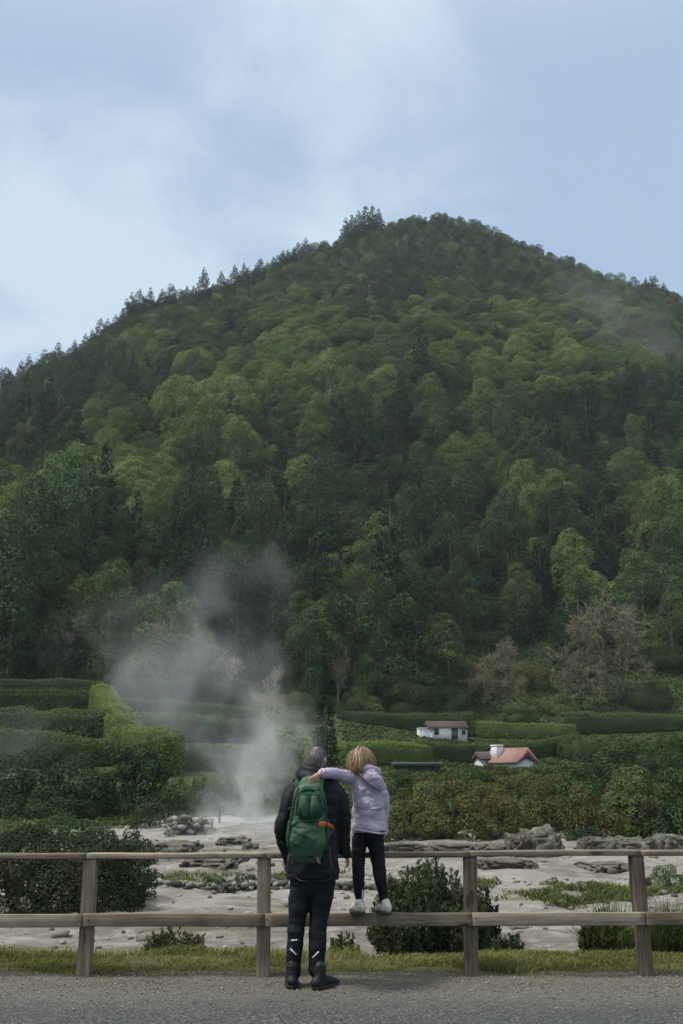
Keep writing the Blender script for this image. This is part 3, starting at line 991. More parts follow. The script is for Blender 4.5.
hedge_px(338, 733, 711, 474, 733, 712, 2.4, HG, 'thick dark hedge standing behind the white cabin', seed=11, Ys=(_y + 9, _y + 9))
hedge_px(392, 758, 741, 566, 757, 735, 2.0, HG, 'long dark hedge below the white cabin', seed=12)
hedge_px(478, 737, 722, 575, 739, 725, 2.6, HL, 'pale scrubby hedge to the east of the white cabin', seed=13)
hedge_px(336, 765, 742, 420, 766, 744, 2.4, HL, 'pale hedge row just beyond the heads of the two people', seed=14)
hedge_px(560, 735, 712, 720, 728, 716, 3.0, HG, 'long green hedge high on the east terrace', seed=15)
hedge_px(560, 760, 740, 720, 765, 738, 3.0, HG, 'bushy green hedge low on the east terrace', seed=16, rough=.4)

# ------------------------------------------------------------------ bushes and single trees
def bush(px, pb, pt, wpx, mat, name, label, leaf=.12, dens=None, seed=0, depth=.8, nl=26, group=None, cat='shrub', lr=(.18, .32), ymin=9, stems=True, low=-.6, ypos=None):
    g = ground(px, pb, ymin)
    if ypos: g = Vector((P(px, pb, ypos).x, ypos, tz(P(px, pb, ypos).x, ypos)))
    k = (P(px + 50, pb, g.y) - P(px - 50, pb, g.y)).x / 100
    wd = wpx * k; h = max(.15, P(px, pt, g.y).z - g.z)
    root = empty(name, g, label, cat, group)
    leaf *= .42
    dens = dens or 1.7 / (leaf * leaf)
    obj('foliage', leafmesh('foliage', shrub_cards(seed, wd, wd * depth, h, leaf, dens, nl, lr, low)), mat, root)
    if stems:
        rg = np.random.default_rng(seed); b = MB()
        for i in range(5):
            a = rg.uniform(0, 6.28); q = rg.uniform(.05, .2) * wd
            b.tube([(0, 0, -.05), (q * .5 * math.cos(a), q * .5 * math.sin(a), h * .35), (q * math.cos(a), q * math.sin(a), h * .5)], [.03 * h + .008, .02 * h + .006, .008 * h + .004], n=5, sub=2, round_ends=False, ref=(.2, .3, .1))
        b.build('stem', M['bark'], root, True)
    return root


EB = 'bushes on the bank east of the steam field'
for i, (px, pb, pt, wp, mt, lf, lab) in enumerate([
    (408, 838, 782, 62, 'leaf_olive', .17, 'dark olive bush on the far bank just east of the child'),
    (452, 842, 774, 74, 'leaf_olive', .17, 'broad olive-brown bush below the low shed on the far bank'),
    (500, 838, 778, 66, 'leaf_olive', .16, 'yellowish olive bush below the pink-roofed house'),
    (545, 830, 774, 78, 'leaf_olive', .16, 'tall yellowish bush on top of the pale rock outcrop'),
    (592, 842, 770, 66, 'leaf_olive', .17, 'olive bush between the rock outcrop and the dry palm-like plant'),
    (640, 838, 764, 70, 'leaf_mid', .2, 'mid green bush behind the dry palm-like plant'),
    (690, 842, 745, 70, 'leaf_dark', .2, 'tall dark green bush at the eastern end of the bank'),
    (400, 848, 818, 44, 'leaf_heath', .12, 'low brown-grey bush at the bank foot beside the child'),
    (446, 850, 822, 54, 'leaf_heath', .12, 'low brown-grey bush at the bank foot below the broad olive bush'),
    (497, 850, 824, 40, 'leaf_heath', .12, 'small dark bush beside the pale rock outcrop'),
    (585, 852, 822, 34, 'leaf_dark', .14, 'dark bush tucked into the hollow beside the rock outcrop'),
    (425, 820, 770, 60, 'leaf_weed', .17, 'leafy green bush near the low shed roof'),
    (480, 812, 768, 54, 'leaf_olive', .17, 'olive bush peeping above the bank, below the chimney'),
    (575, 806, 757, 60, 'leaf_mid', .2, 'green bush beside the gable of the pink-roofed house'),
    (618, 790, 735, 84, 'leaf_dark', .24, 'dark green spreading tree at the east end of the terraces'),
    (548, 776, 752, 34, 'leaf_mid', .2, 'rounded green bush against the gable of the pink-roofed house'),
    (498, 776, 760, 36, 'leaf_olive', .18, 'low olive bush in front of the pink roof'),
    (672, 778, 722, 90, 'leaf_mid', .26, 'large green tree crown beside the long east hedge')]):
    bush(px, pb, pt, wp, M[mt], 'bush', lab, lf, seed=100 + i, group=EB, ymin=36, nl=30, lr=(.14, .26))
for i, (px, pb, pt, wp, mt) in enumerate([(402, 796, 764, 30, 'leaf_dark'), (428, 800, 772, 34, 'leaf_olive'), (452, 792, 764, 30, 'leaf_mid'), (478, 796, 766, 36, 'leaf_dark'), (512, 798, 772, 40, 'leaf_olive'), (532, 790, 766, 30, 'leaf_weed'),
                                      (560, 800, 768, 36, 'leaf_olive'), (590, 794, 756, 44, 'leaf_dark'), (622, 802, 764, 40, 'leaf_weed'), (648, 796, 752, 46, 'leaf_dark'), (678, 802, 758, 46, 'leaf_olive')]):
    look = {'leaf_dark': 'dark green', 'leaf_olive': 'olive brown', 'leaf_mid': 'mid green', 'leaf_weed': 'yellowish'}[mt]
    bush(px, pb, pt, wp, M[mt], 'bush', f'{look} bush in the scrub row below the two houses, {ORD[i]} from the left', .17, seed=300 + i, group='scrub row below the houses', ymin=44, nl=26, lr=(.16, .32))

WB = 'bushes on the bank west of the steam field'
for i, (px, pb, pt, wp, mt, lf, lab) in enumerate([
    (128, 814, 736, 92, 'leaf_conifer', .24, 'dark spreading evergreen in front of the pale hedge end'),
    (76, 816, 748, 84, 'leaf_dark', .22, 'dark green bush beside the spreading evergreen'),
    (22, 816, 738, 100, 'leaf_dark', .22, 'hazy dark bush at the western end of the hedges'),
    (55, 818, 776, 60, 'leaf_mid', .18, 'dull green low bush below the hazy dark bush'),
    (176, 818, 776, 34, 'leaf_mid', .18, 'leafy green bush beside the thin stakes'),
    (205, 812, 768, 40, 'leaf_mid', .18, 'green bush half veiled by the steam'),
    (222, 800, 762, 34, 'leaf_weed', .18, 'pale green bush dissolving into the steam'),
    (292, 800, 758, 50, 'leaf_mid', .18, 'leafy bush behind the shoulder of the tall person'),
    (150, 828, 800, 40, 'leaf_heath', .16, 'brownish low bush beside the boulder heap')]):
    bush(px, pb, pt, wp, M[mt], 'bush', lab, lf, seed=140 + i, group=WB, ymin=40, nl=54, lr=(.17, .30))

# the big dark thicket by the near bank, straw-topped
for i, (px, pb, pt, wp, mt, lf, lab) in enumerate([
    (14, 914, 816, 150, 'leaf_thicket', .10, 'big dark thicket bush cut by the picture edge, behind the fence'),
    (78, 914, 818, 130, 'leaf_thicket', .09, 'big dark thicket bush behind the first fence post'),
    (122, 906, 822, 62, 'leaf_dark', .09, 'dark leafy bush at the steam-field end of the thicket'),
    (50, 880, 806, 150, 'leaf_dark', .10, 'dark green bush at the back of the thicket'),
    (134, 868, 830, 44, 'leaf_heath', .09, 'small round dark bush by the end of the low stone wall')]):
    bush(px, pb, pt, wp, M[mt], 'bush', lab, lf, seed=160 + i, group='thicket behind the fence', ymin=12, nl=80, lr=(.14, .24))


def tuft(name, px, pb, pt, wpx, mat, label, blades, bw, seed, cat='grass tuft', group=None, depth=.6, lean=.35, ymin=9, part='blades', curve=.5, ypos=None):
    """clump of blades springing from the ground"""
    g = ground(px, pb, ymin)
    if ypos: g = Vector((P(px, pb, ypos).x, ypos, tz(P(px, pb, ypos).x, ypos)))
    k = (P(px + 50, pb, g.y) - P(px - 50, pb, g.y)).x / 100
    wd = wpx * k; h = P(px, pt, g.y).z - g.z
    rg = np.random.default_rng(seed)
    a = rg.uniform(0, 6.28, blades); q = np.sqrt(rg.uniform(0, 1, blades))
    x, y = q * np.cos(a) * wd / 2 * .8, q * np.sin(a) * wd / 2 * depth
    V, F, A = blades_np(np.stack([x, y, terrain(g.x + x, g.y + y) - g.z - .01], 1), h * rg.uniform(.55, 1.05, blades) * (1 - .45 * q * q), bw, lean, curve, rg)
    me = mesh_np(name, V, F, False, {'leaf': A})
    o = obj(name, me, mat, loc=g)
    return tag(o, label, cat, group)


def blades_np(base, h, bw, lean, curve, rg):
    n = len(base); h = np.asarray(h)
    az = rg.uniform(0, 6.28, n); d = np.stack([np.cos(az), np.sin(az), 0 * az], 1); l = np.abs(rg.normal(0, lean, n))[:, None] * h[:, None]
    sd = np.stack([-np.sin(az + .7), np.cos(az + .7), 0 * az], 1) * (bw * rg.uniform(.6, 1.3, n))[:, None] / 2
    up = np.array([0, 0, 1.0])
    m = base + d * l * .35 + up * h[:, None] * .55
    t = base + d * l * (1 + curve) + up * h[:, None] * (1 - .25 * curve)
    V = np.stack([base - sd, base + sd, m + sd * .8, m - sd * .8, t], 1).reshape(-1, 3)
    i = np.arange(n)[:, None] * 5
    F = [np.concatenate([i, i + 1, i + 2, i + 3], 1), np.concatenate([i + 3, i + 2, i + 4], 1)]
    return V, F, np.repeat(rg.uniform(0, 1, n), 5)


tuft('grass_clump', 68, 816, 797, 92, M['leaf_straw'], 'long straw-coloured grass clump on top of the western bank', 2600, .05, 1, ymin=30, depth=.4)
tuft('grass_clump', 108, 815, 797, 46, M['leaf_straw'], 'short straw-coloured grass clump beside the spreading evergreen', 1300, .05, 2, ymin=30, depth=.4)
tuft('grass_clump', 20, 842, 815, 60, M['leaf_straw'], 'dull straw grass clump low on the western bank', 900, .05, 3, ymin=25, depth=.4)

# bushes near the fence
def sprig_bush(px, pb, pt, wpx, mat, name, label, seed, n=15000, leaf=.04, ypos=None, depth=.75, ymin=9, group=None, stalks=150):
    """heather-like bush: upright sprigs clothed in small leaves"""
    g = ground(px, pb, ymin)
    if ypos: g = Vector((P(px, pb, ypos).x, ypos, tz(P(px, pb, ypos).x, ypos)))
    k = (P(px + 50, pb, g.y) - P(px - 50, pb, g.y)).x / 100
    wd = wpx * k; h = P(px, pt, g.y).z - g.z
    rg = np.random.default_rng(seed)
    root = empty(name, g, label, 'shrub', group)
    b = MB(); Cs, Ns, Ts = [], [], []
    per = n // stalks
    for i in range(stalks):
        a = rg.uniform(0, 6.28); q = math.sqrt(rg.uniform())
        hh = h * rg.uniform(.70, 1.02) * math.sqrt(max(.10, 1 - .80 * q ** 3)) * (1 + .16 * math.sin(2.3 * a + seed) + .10 * math.sin(5.1 * a + 2 * seed) + .07 * math.sin(9 * q))
        r0, r1 = q * .22, q * .5
        p0 = np.array([r0 * wd * math.cos(a), r0 * wd * depth * math.sin(a), -.03]); p2 = np.array([r1 * wd * math.cos(a), r1 * wd * depth * math.sin(a), hh])
        p1 = (p0 + p2) / 2 + np.array([p2[0] - p0[0], p2[1] - p0[1], 0]) * .22
        if i % 3 == 0: b.tube([p0, p1, p2], [.008, .006, .003], n=4, sub=2, round_ends=False, ref=(.2, .3, .1))
        t = rg.uniform(.12, 1.0, per) ** .8
        c = (1 - t)[:, None] ** 2 * p0 + 2 * ((1 - t) * t)[:, None] * p1 + t[:, None] ** 2 * p2
        tg = unit(2 * (1 - t)[:, None] * (p1 - p0) + 2 * t[:, None] * (p2 - p1))
        rad = .10 * wd * (1.1 - t) * .8 + .02
        o = unit(rg.normal(size=(per, 3)))
        c = c + o * (rad * rg.uniform(.1, 1, per))[:, None]
        c[:, 2] = np.maximum(c[:, 2], .015)
        Cs.append(c); Ns.append(o + .35 * rg.normal(size=o.shape)); Ts.append(tg * .8 + .8 * o)
    V, F, A = cards(np.concatenate(Cs), np.concatenate(Ns), leaf, rg, 2.1, tang=np.concatenate(Ts))
    obj('foliage', leafmesh('foliage', (V, F, A)), mat, root)
    b.build('stem', M['bark'], root, True)
    return root


sprig_bush(430, 956, 868, 126, M['leaf_heather'], 'shrub', 'large dense dark shrub behind the lower rail beside the child', 11, 60000, .027, ypos=11.2, stalks=420)
sprig_bush(509, 964, 934, 36, M['leaf_heather'], 'shrub', 'small dark shrub low beside the foot of the third fence post', 12, 9000, .022, ypos=10.8, stalks=60)
sprig_bush(344, 964, 938, 34, M['leaf_weed'], 'shrub', 'wispy little green shrub between the tall person and the large dark shrub', 13, 2200, .03, ypos=10.8, stalks=50)
sprig_bush(174, 954, 932, 68, M['leaf_heather'], 'shrub', 'low spreading heather on the pale mud between the first two posts', 14, 15000, .024, ypos=11.6, stalks=200)
tuft('weed_clump', 612, 960, 882, 66, M['leaf_weed'], 'tall grassy weed clump just left of the fourth fence post', 1000, .014, 15, 'weeds', ypos=10.9, lean=.22, curve=.35)
tuft('weed_clump', 668, 958, 884, 78, M['leaf_weed'], 'tall grassy weed clump just right of the fourth fence post', 1200, .014, 16, 'weeds', ypos=11.0, lean=.22, curve=.35)
sprig_bush(600, 962, 915, 40, M['leaf_weed'], 'shrub', 'small leafy shrub in front of the grassy weeds left of the fourth post', 19, 7000, .03, ypos=10.8, stalks=90)
sprig_bush(676, 960, 922, 44, M['leaf_heath'], 'shrub', 'small dark shrub among the grassy weeds right of the fourth post', 20, 7000, .03, ypos=10.9, stalks=90)
sprig_bush(488, 930, 885, 30, M['leaf_heath'], 'shrub', 'thin sprig of dark shrub beyond the third fence post', 17, 2500, .04, ypos=13.5, stalks=40)
for i, (px, pb, pt, wp, mt, lab) in enumerate([
    (590, 887, 876, 28, 'leaf_heath', 'small dark reddish shrub on the pale ground right of the green cushion'),
    (554, 888, 876, 28, 'leaf_weed', 'small green cushion plant on the pale ground'),
    (668, 888, 862, 46, 'leaf_mid', 'green shrub behind the top rail right of the fourth post'),
    (640, 888, 868, 22, 'leaf_heath', 'little dark shrub just left of the green shrub, by the top rail'),
    (490, 888, 874, 24, 'leaf_weed', 'small green plant just right of the third post, on pale ground'),
    (416, 876, 862, 40, 'leaf_heath', 'dark low shrub behind the top of the large dark shrub')]):
    bush(px, pb, pt, wp, M[mt], 'shrub', lab, .06, seed=180 + i, ymin=13, nl=20, group='small plants on the steam field', lr=(.2, .34))

# leafless trees
for i, (px, pb, pt, wp, lab) in enumerate([
    (612, 703, 585, 118, 'big leafless brown tree on the grassy east slope'),
    (497, 712, 625, 62, 'leafless grey-brown tree behind the white cabin'),
    (62, 682, 610, 62, 'leafless brown tree above the western hedges'),
    (166, 684, 612, 66, 'leafless brown tree above the middle hedges, half veiled in steam'),
    (228, 700, 648, 44, 'leafless pinkish tree beside the top hedge, half veiled in steam'),
    (275, 712, 660, 26, 'thin leafless tree right of the steam column'),
    (338, 702, 640, 40, 'leafless tree beside the dark cypress')]):
    g = ground(px, pb, 60)
    h = P(px, pt, g.y).z - g.z; wd = (P(px + wp / 2, pb, g.y) - P(px - wp / 2, pb, g.y)).x
    me = twig_tree(60 + i, 10, 1.0, 5 if wp > 50 else 4)
    c = getco(me); c[:, :2] *= wd / np.ptp(c[:, 0]); c[:, 2] *= h / c[:, 2].max(); setco(me, c)
    root = empty('bare_tree', g, lab, 'tree', 'leafless trees on the slope'); obj('branches', me, M['twig'] if px > 400 else M['twig_pale'], root)

# dark cypress behind the people and shrubs on the grassy slope
g = ground(325, 772, 60)
h = P(325, 664, g.y).z - g.z
root = empty('cypress_tree', g, 'tall dark column-shaped cypress rising behind the two people', 'tree')
me = leafmesh('crown', crown_conifer(77, 2.0, 12.0, .0, .15, 22, 10, 42, .5)); c = getco(me)
c[:, 2] *= h / c[:, 2].max(); c[:, :2] *= (P(341, 772, g.y) - P(309, 772, g.y)).x / np.ptp(c[:, 0]); setco(me, c)
obj('crown', me, M['leaf_conifer'], root); obj('trunk', trunk_mesh(5, h * .4, .14, 2, .4), M['bark'], root)
for i, (px, pb, pt, wp, mt, lab) in enumerate([
    (300, 722, 690, 40, 'leaf_mid', 'green bush at the forest edge right of the steam column'),
    (360, 716, 684, 50, 'leaf_mid', 'green bush at the forest edge behind the dark hedge'),
    (405, 716, 668, 56, 'leaf_mid', 'leafy bush at the forest edge above the dark hedge'),
    (448, 716, 676, 46, 'leaf_dark', 'dark bush at the forest edge above the white cabin'),
    (520, 722, 700, 40, 'leaf_mid', 'rounded bush on the grassy slope right of the leafless grey tree'),
    (560, 715, 690, 36, 'leaf_weed', 'pale green bush on the grassy slope between the leafless trees'),
    (650, 706, 676, 50, 'leaf_mid', 'green bush on the grassy slope right of the big leafless tree'),
    (530, 690, 655, 44, 'leaf_olive', 'brownish bush high on the grassy slope'),
    (478, 690, 650, 50, 'leaf_olive', 'brown-green bush beside the leafless grey tree'),
    (575, 680, 650, 40, 'leaf_mid', 'green bush at the forest edge left of the big leafless tree'),
    (660, 668, 640, 60, 'leaf_dark', 'dark bush at the forest edge above the grassy slope'),
    (100, 684, 655, 50, 'leaf_mid', 'green bush above the top hedge between two leafless trees'),
    (20, 684, 650, 50, 'leaf_dark', 'dark bush above the top hedge at the western end'),
    (205, 690, 650, 50, 'leaf_mid', 'hazy green bush above the hedges, veiled in steam')]):
    bush(px, pb, pt, wp, M[mt], 'bush', lab, .3, seed=200 + i, group='bushes along the forest edge', ymin=100, nl=28, lr=(.16, .3))

# dry palm-like plant on the bank
g = ground(628, 832, 36)
root = empty('dry_plant', g, 'dry palm-like plant with drooping pale fronds on the east bank', 'plant')
rg = np.random.default_rng(4)
for i in range(26):
    a = rg.uniform(0, 6.28); el = rg.uniform(.15, 1.1); Lf = rg.uniform(.8, 1.35)
    n = 30; t = np.linspace(.05, 1, n)
    base = np.array([0.25 * math.cos(a), .25 * math.sin(a), .75 + rg.uniform(-.3, .3)])
    spine = base + np.stack([np.cos(a) * math.cos(el) * t * Lf, np.sin(a) * math.cos(el) * t * Lf, math.sin(el) * t * Lf - .75 * t * t * Lf], 1)
    C = np.repeat(spine, 2, 0); sgn = np.tile([1, -1], n)
    sv = np.stack([-np.sin(a) * sgn, np.cos(a) * sgn, 0 * sgn - .5], 1)
    V, F, A = cards(C + sv * .07, np.tile([0, 0, 1.0], (2 * n, 1)) + .3 * rg.normal(size=(2 * n, 3)), .2, rg, 4.5, tang=sv + np.array([math.cos(a), math.sin(a), 0]) * .5)
    obj('frond', leafmesh('frond', (V, F, A)), M['leaf_dry'] if i % 3 else M['leaf_olive'], root)

# ------------------------------------------------------------------ wooden fence
def wood_mat(t, out):
    tc = t.n('ShaderNodeTexCoord'); g = t.n('ShaderNodeNewGeometry'); oi = t.n('ShaderNodeObjectInfo')
    uv = t.n('ShaderNodeAttribute', attribute_name='grain')
    n = t.noise(t.mapping(uv.outputs['Vector'], (1.2, 26, 26)), 2.0, 5, .65, .2); m = t.noise(g.outputs['Position'], 4, 4)
    f = t.math('ADD', t.math('ADD', t.math('MULTIPLY', n, .65), t.math('MULTIPLY', m, .35)), t.math('MULTIPLY', t.math('SUBTRACT', oi.outputs['Random'], .5), .25))
    c = t.ramp(f, [(.28, (.070, .052, .035)), (.5, (.175, .140, .100)), (.75, (.33, .285, .215))])
    c = t.mix(t.maprange(t.noise(g.outputs['Position'], 2.1, 4, .6), .55, .7, 0, .35), c, (.10, .115, .07))
    kn = t.n('ShaderNodeTexVoronoi'); t.set(kn.inputs['Vector'], t.mapping(uv.outputs['Vector'], (2.2, 7, 7))); kn.inputs['Scale'].default_value = 1.0
    c = t.mix(t.maprange(kn.outputs['Distance'], .08, .16, .8, 0), c, (.035, .028, .022))
    principled(t, out, c, .85, .2, n, .004)
M['wood'] = material('weathered_wood', wood_mat)
M['steel'] = material('steel', lambda t, o: principled(t, o, (.10, .095, .09), .6, .5))


def plank(name, size, loc, axis, parent, rz=0.0, tilt=0.0, seed=0):
    """weathered timber: rounded edges, slightly uneven faces, grain runs along axis"""
    L, a, b = size
    rg = np.random.default_rng(seed)
    n = 28; u = np.linspace(-L / 2, L / 2, n); mb = MB(); bev = .006
    prof = []
    for sx, sy, a0 in ((1, 1, 0), (-1, 1, 90), (-1, -1, 180), (1, -1, 270)):
        for q in (0, 45, 90):
            prof.append((sx * (a / 2 - bev) + bev * math.cos(R(a0 + q)), sy * (b / 2 - bev) + bev * math.sin(R(a0 + q))))
    prof = np.array(prof)
    wob = fbm(np.stack([u * 1.7, u * 0 + seed, u * 0], 1), 3, seed) * .004
    wob2 = fbm(np.stack([u * 1.3, u * 0 + seed, u * 0 + 5], 1), 3, seed) * .004
    rings = np.stack([np.stack([np.full(12, x), prof[:, 0] + wob[i], prof[:, 1] + wob2[i]], 1) for i, x in enumerate(u)])
    mb.grid(rings)
    me = mb.mesh(name)
    c = getco(me); at = me.attributes.new('grain', 'FLOAT_VECTOR', 'POINT'); at.data.foreach_set('vector', (c + np.array([seed * 3.7, 0, 0])).astype(np.float32).ravel())
    if axis == 'z': c = c[:, [1, 2, 0]]
    setco(me, c)
    o = obj(name, me, M['wood'], parent); o.location = loc; o.rotation_euler = (0, tilt, rz)
    return o


FY = 9.33
posts = [P(-92, 970, FY).x, P(84.5, 970, FY).x, P(263, 970, FY).x, P(472, 970, FY).x, P(644.5, 970, FY).x, P(822, 970, FY).x]
fence = empty('wooden_fence', (0, FY, 0), 'weathered grey two-rail wooden fence running along the roadside', 'fence')
hs = [.90, .900, .905, .915, .925, .93]
leans = [0, .012, -.006, .004, -.024, 0]
for i, x in enumerate(posts):
    p = plank('post', (hs[i] + .3, .105, .105), (x, 0, (hs[i] - .3) / 2), 'z', fence, tilt=leans[i], seed=i + 1)
xs = [posts[0] - .6, posts[1] - .02, posts[2] + .015, posts[3] + .0, posts[4] + .01, posts[5] + .6]
def rail(name, xa, za, xb, zb, y, a, b, seed):
    L = math.hypot(xb - xa, zb - za)
    return plank(name, (L - .006, a, b), ((xa + xb) / 2, y, (za + zb) / 2), 'x', fence, tilt=-math.atan2(zb - za, xb - xa), seed=seed)
tops = [.915, .922, .928, .938, .948, .955]
lows = [.435, .438, .442, .448, .452, .455]
for i in range(5):
    rail('top_rail', xs[i], tops[i], xs[i + 1], tops[i + 1], 0, .125, .042, 20 + i)
    rail('lower_rail', xs[i], lows[i], xs[i + 1], lows[i + 1], -.0765, .044, .098, 30 + i)
for i, x in enumerate(posts):
    for dx in (-.03, .03):
        b = MB(); b.tube([(x + dx, -.097, lows[i] + .01), (x + dx, -.1015, lows[i] + .01)], [.008, .007], n=8, sub=1, round_ends=False, ref=(0, 0, 1)); b.build('bolt', M['steel'], fence)

# ------------------------------------------------------------------ grass verge, gravel, stones
rg = np.random.default_rng(5)
def verge_h(x, y):
    return verge_z(x[None], y[None])[0]
N_ = 90000
x = np.concatenate([rg.uniform(-4.6, 4.6, int(N_ * .8)), rg.uniform(-12, 12, int(N_ * .2))]); y = rg.uniform(9.3, 10.65 + .22 * np.sin(x * 1.7) + .12 * np.sin(x * 4.1), len(x))
den = fbm(xyz(x / .8, y / .5), 3, 8)
edge = 9.52 + .22 * fbm(xyz(x / .7, 0 * y), 3, 4)
keep = ((y > edge) & (den > -.22 + rg.uniform(0, .8, len(x)))) | ((y > edge - .28) & (rg.uniform(0, 1, len(x)) < .16))
x, y, den = x[keep], y[keep], den[keep]
h = (.045 + .035 * (fbm(xyz(x / .6, y / .4), 2, 12) > .1) + .02 * den) * rg.uniform(.5, 1.3, len(x)); h = np.clip(h, .015, .14) * np.clip((y - edge[keep] + .3) / .45, .35, 1)
V, F, A = blades_np(np.stack([x, y, verge_h(x, y) - .004], 1), h * np.clip(.95 + .45 * fbm(xyz(x / 1.1, y / .4), 3, 77), .5, 1.4), .009, .55, .6, rg)
tone_ = np.clip(.5 + .5 * fbm(xyz(x / 1.3, y / .5), 3, 31), 0, 1)
o = obj('grass', mesh_np('grass', V, F, False, {'leaf': np.clip(A * .5 + np.repeat(tone_, 5) * .6, 0, 1.1)}), M['leaf_grass']); tag(o, kind='stuff')


def scatter_mesh(name, pts, scl, rz, seed, base='stone'):
    """many pebbles in one mesh (stuff)"""
    rg = np.random.default_rng(seed)
    bm = bmesh.new(); bmesh.ops.create_icosphere(bm, subdivisions=1, radius=1)
    bv = np.array([v.co[:] for v in bm.verts]); bf = np.array([[v.index for v in f.verts] for f in bm.faces]); bm.free()
    n = len(pts)
    V = np.sign(bv[None]) * np.abs(bv[None]) ** .7 * (1 + np.clip(.26 * rg.normal(size=(n, len(bv), 3)), -.5, .6)) * np.asarray(scl)[:, None, :]
    c, s = np.cos(rz)[:, None], np.sin(rz)[:, None]
    X = V[..., 0] * c - V[..., 1] * s; Y_ = V[..., 0] * s + V[..., 1] * c
    V = np.stack([X, Y_, V[..., 2]], -1) + np.asarray(pts)[:, None]
    F = (bf[None] + (np.arange(n) * len(bv))[:, None, None]).reshape(-1, 3)
    return mesh_np(name, V.reshape(-1, 3), F, False, {'leaf': np.repeat(rg.uniform(0, 1, n), len(bv))})


def stone_mat(name, a, b, c3):
    def f(t, out):
        at = t.n('ShaderNodeAttribute', attribute_name='leaf'); g = t.n('ShaderNodeNewGeometry')
        n = t.noise(g.outputs['Position'], 14, 4, .7)
        c = t.ramp(t.math('ADD', t.math('MULTIPLY', at.outputs['Fac'], .65), t.math('MULTIPLY', n, .35)), [(.15, a), (.5, b), (.85, c3)])
        principled(t, out, c, .9, .2, n, .02)
    return material(name, f)
M['gravel'] = stone_mat('gravel', (.08, .074, .064), (.19, .175, .15), (.34, .32, .28))
M['stones'] = stone_mat('stones', (.07, .062, .05), (.17, .155, .13), (.34, .32, .29))
M['dark_stones'] = stone_mat('dark_stones', (.035, .035, .028), (.10, .095, .08), (.26, .25, .22))

n = 34000
x = rg.uniform(-6, 6, n); y = 9.45 - np.abs(rg.normal(0, .55, n)); y = np.where(y < 7.4, rg.uniform(8.7, 9.5, n), y)
s_ = rg.lognormal(-5.75, .42, n); s_ = np.clip(s_, .0015, .011)
o = obj('gravel', scatter_mesh('gravel', np.stack([x, y, np.maximum(verge_h(x, y), 0) + s_ * .35], 1), np.stack([s_, s_ * rg.uniform(.6, 1, n), s_ * .6], 1), rg.uniform(0, 6.28, n), 3), M['gravel']); tag(o, kind='stuff')
n = 5500
y = 11.4 + 34 * rg.uniform(0, 1, n) ** 1.5; x = rg.uniform(-.42, .42, n) * (y + 2)
d_ = fbm(xyz(x / 2.2, y / 2.2), 3, 14); kp = d_ > -.25 + rg.uniform(-.5, .6, n); x, y = x[kp], y[kp]; n = len(x)
s_ = np.clip(rg.lognormal(-3.75, .6, n), .008, .14)
fz = lambda x, y: field_z(x[None], y[None])[0]
o = obj('pebbles', scatter_mesh('pebbles', np.stack([x, y, fz(x, y) + s_ * .2], 1), np.stack([s_, s_ * rg.uniform(.6, 1, n), s_ * rg.uniform(.35, .7, n)], 1), rg.uniform(0, 6.28, n), 6), M['stones']); tag(o, kind='stuff')

# low vegetation: over the terraces, and in flat patches on the steam field
rg = np.random.default_rng(15)
n = 260000
y = 47 + 200 * rg.uniform(0, 1, n) ** 1.25; x = rg.uniform(-.40, .40, n) * y
kp = ((y < 165) | (x > 10)) & ~((x < 0) & (y > 62) & (rg.uniform(0, 1, n) < .8)); x, y = x[kp], y[kp]; n = len(x)
z = terrain(x, y)
px, py = proj(x, y, z)
pat = fbm(xyz(x / 5.0, y / 7.0), 3, 3)
hh = np.clip(.10 + .22 * pat, .02, .45) * rg.uniform(0, 1, n) * np.where(y > 175, 3.0, 1.0)
C = np.stack([x, y, z + hh], 1)
V, F, A = cards(C, np.array([0, 0, .9]) + .7 * rg.normal(size=(n, 3)), .15, rg, 1.8)
V = (V.reshape(-1, 4, 3) - C[:, None]) * (np.clip(y / 75, .8, 2.6))[:, None, None] + C[:, None]; V = V.reshape(-1, 3)
o = obj('ground_cover', mesh_np('ground_cover', V, F, False, {'leaf': np.clip(A * .7 + np.repeat(np.clip(.3 + .4 * pat, 0, 1), 4) * .5, 0, 1)}), M['leaf_cover']); tag(o, kind='stuff')

px = rg.uniform(470, 760, 24000); py = rg.uniform(884, 908, 24000)
cen = 897 + 4 * np.sin(px / 40) ; w_ = 7 + 4 * np.sin(px / 23 + 1)
kp = (np.abs(py - cen) < w_ * rg.uniform(.3, 1.1, len(px))) & (fbm(xyz(px / 30, py / 9), 3, 2) > -.5)
px, py = px[kp], py[kp]
px2 = rg.uniform(-60, 345, 14000); py2 = rg.uniform(874, 893, 14000); kp = fbm(xyz(px2 / 26, py2 / 10), 3, 7) > -.1; px2, py2 = px2[kp], py2[kp]
px = np.concatenate([px, px2]); py = np.concatenate([py, py2])
ang = PITCH + np.arctan((512 - py) / FPX)
Yq = (CAMZ + .55) / np.tan(-ang); kx = (px - 341.5) / (FPX * math.cos(PITCH) - (512 - py) * math.sin(PITCH)); Xq = kx * Yq
V, F, A = blades_np(np.stack([Xq, Yq, terrain(Xq, Yq) - .01], 1), rg.uniform(.04, .20, len(Xq)) * (1 + .6 * fbm(xyz(Xq / .8, Yq / .8), 2, 4)), .035, .6, .6, rg)
o = obj('marsh_plants', mesh_np('marsh_plants', V, F, False, {'leaf': A}), M['leaf_weed']); tag(o, kind='stuff')


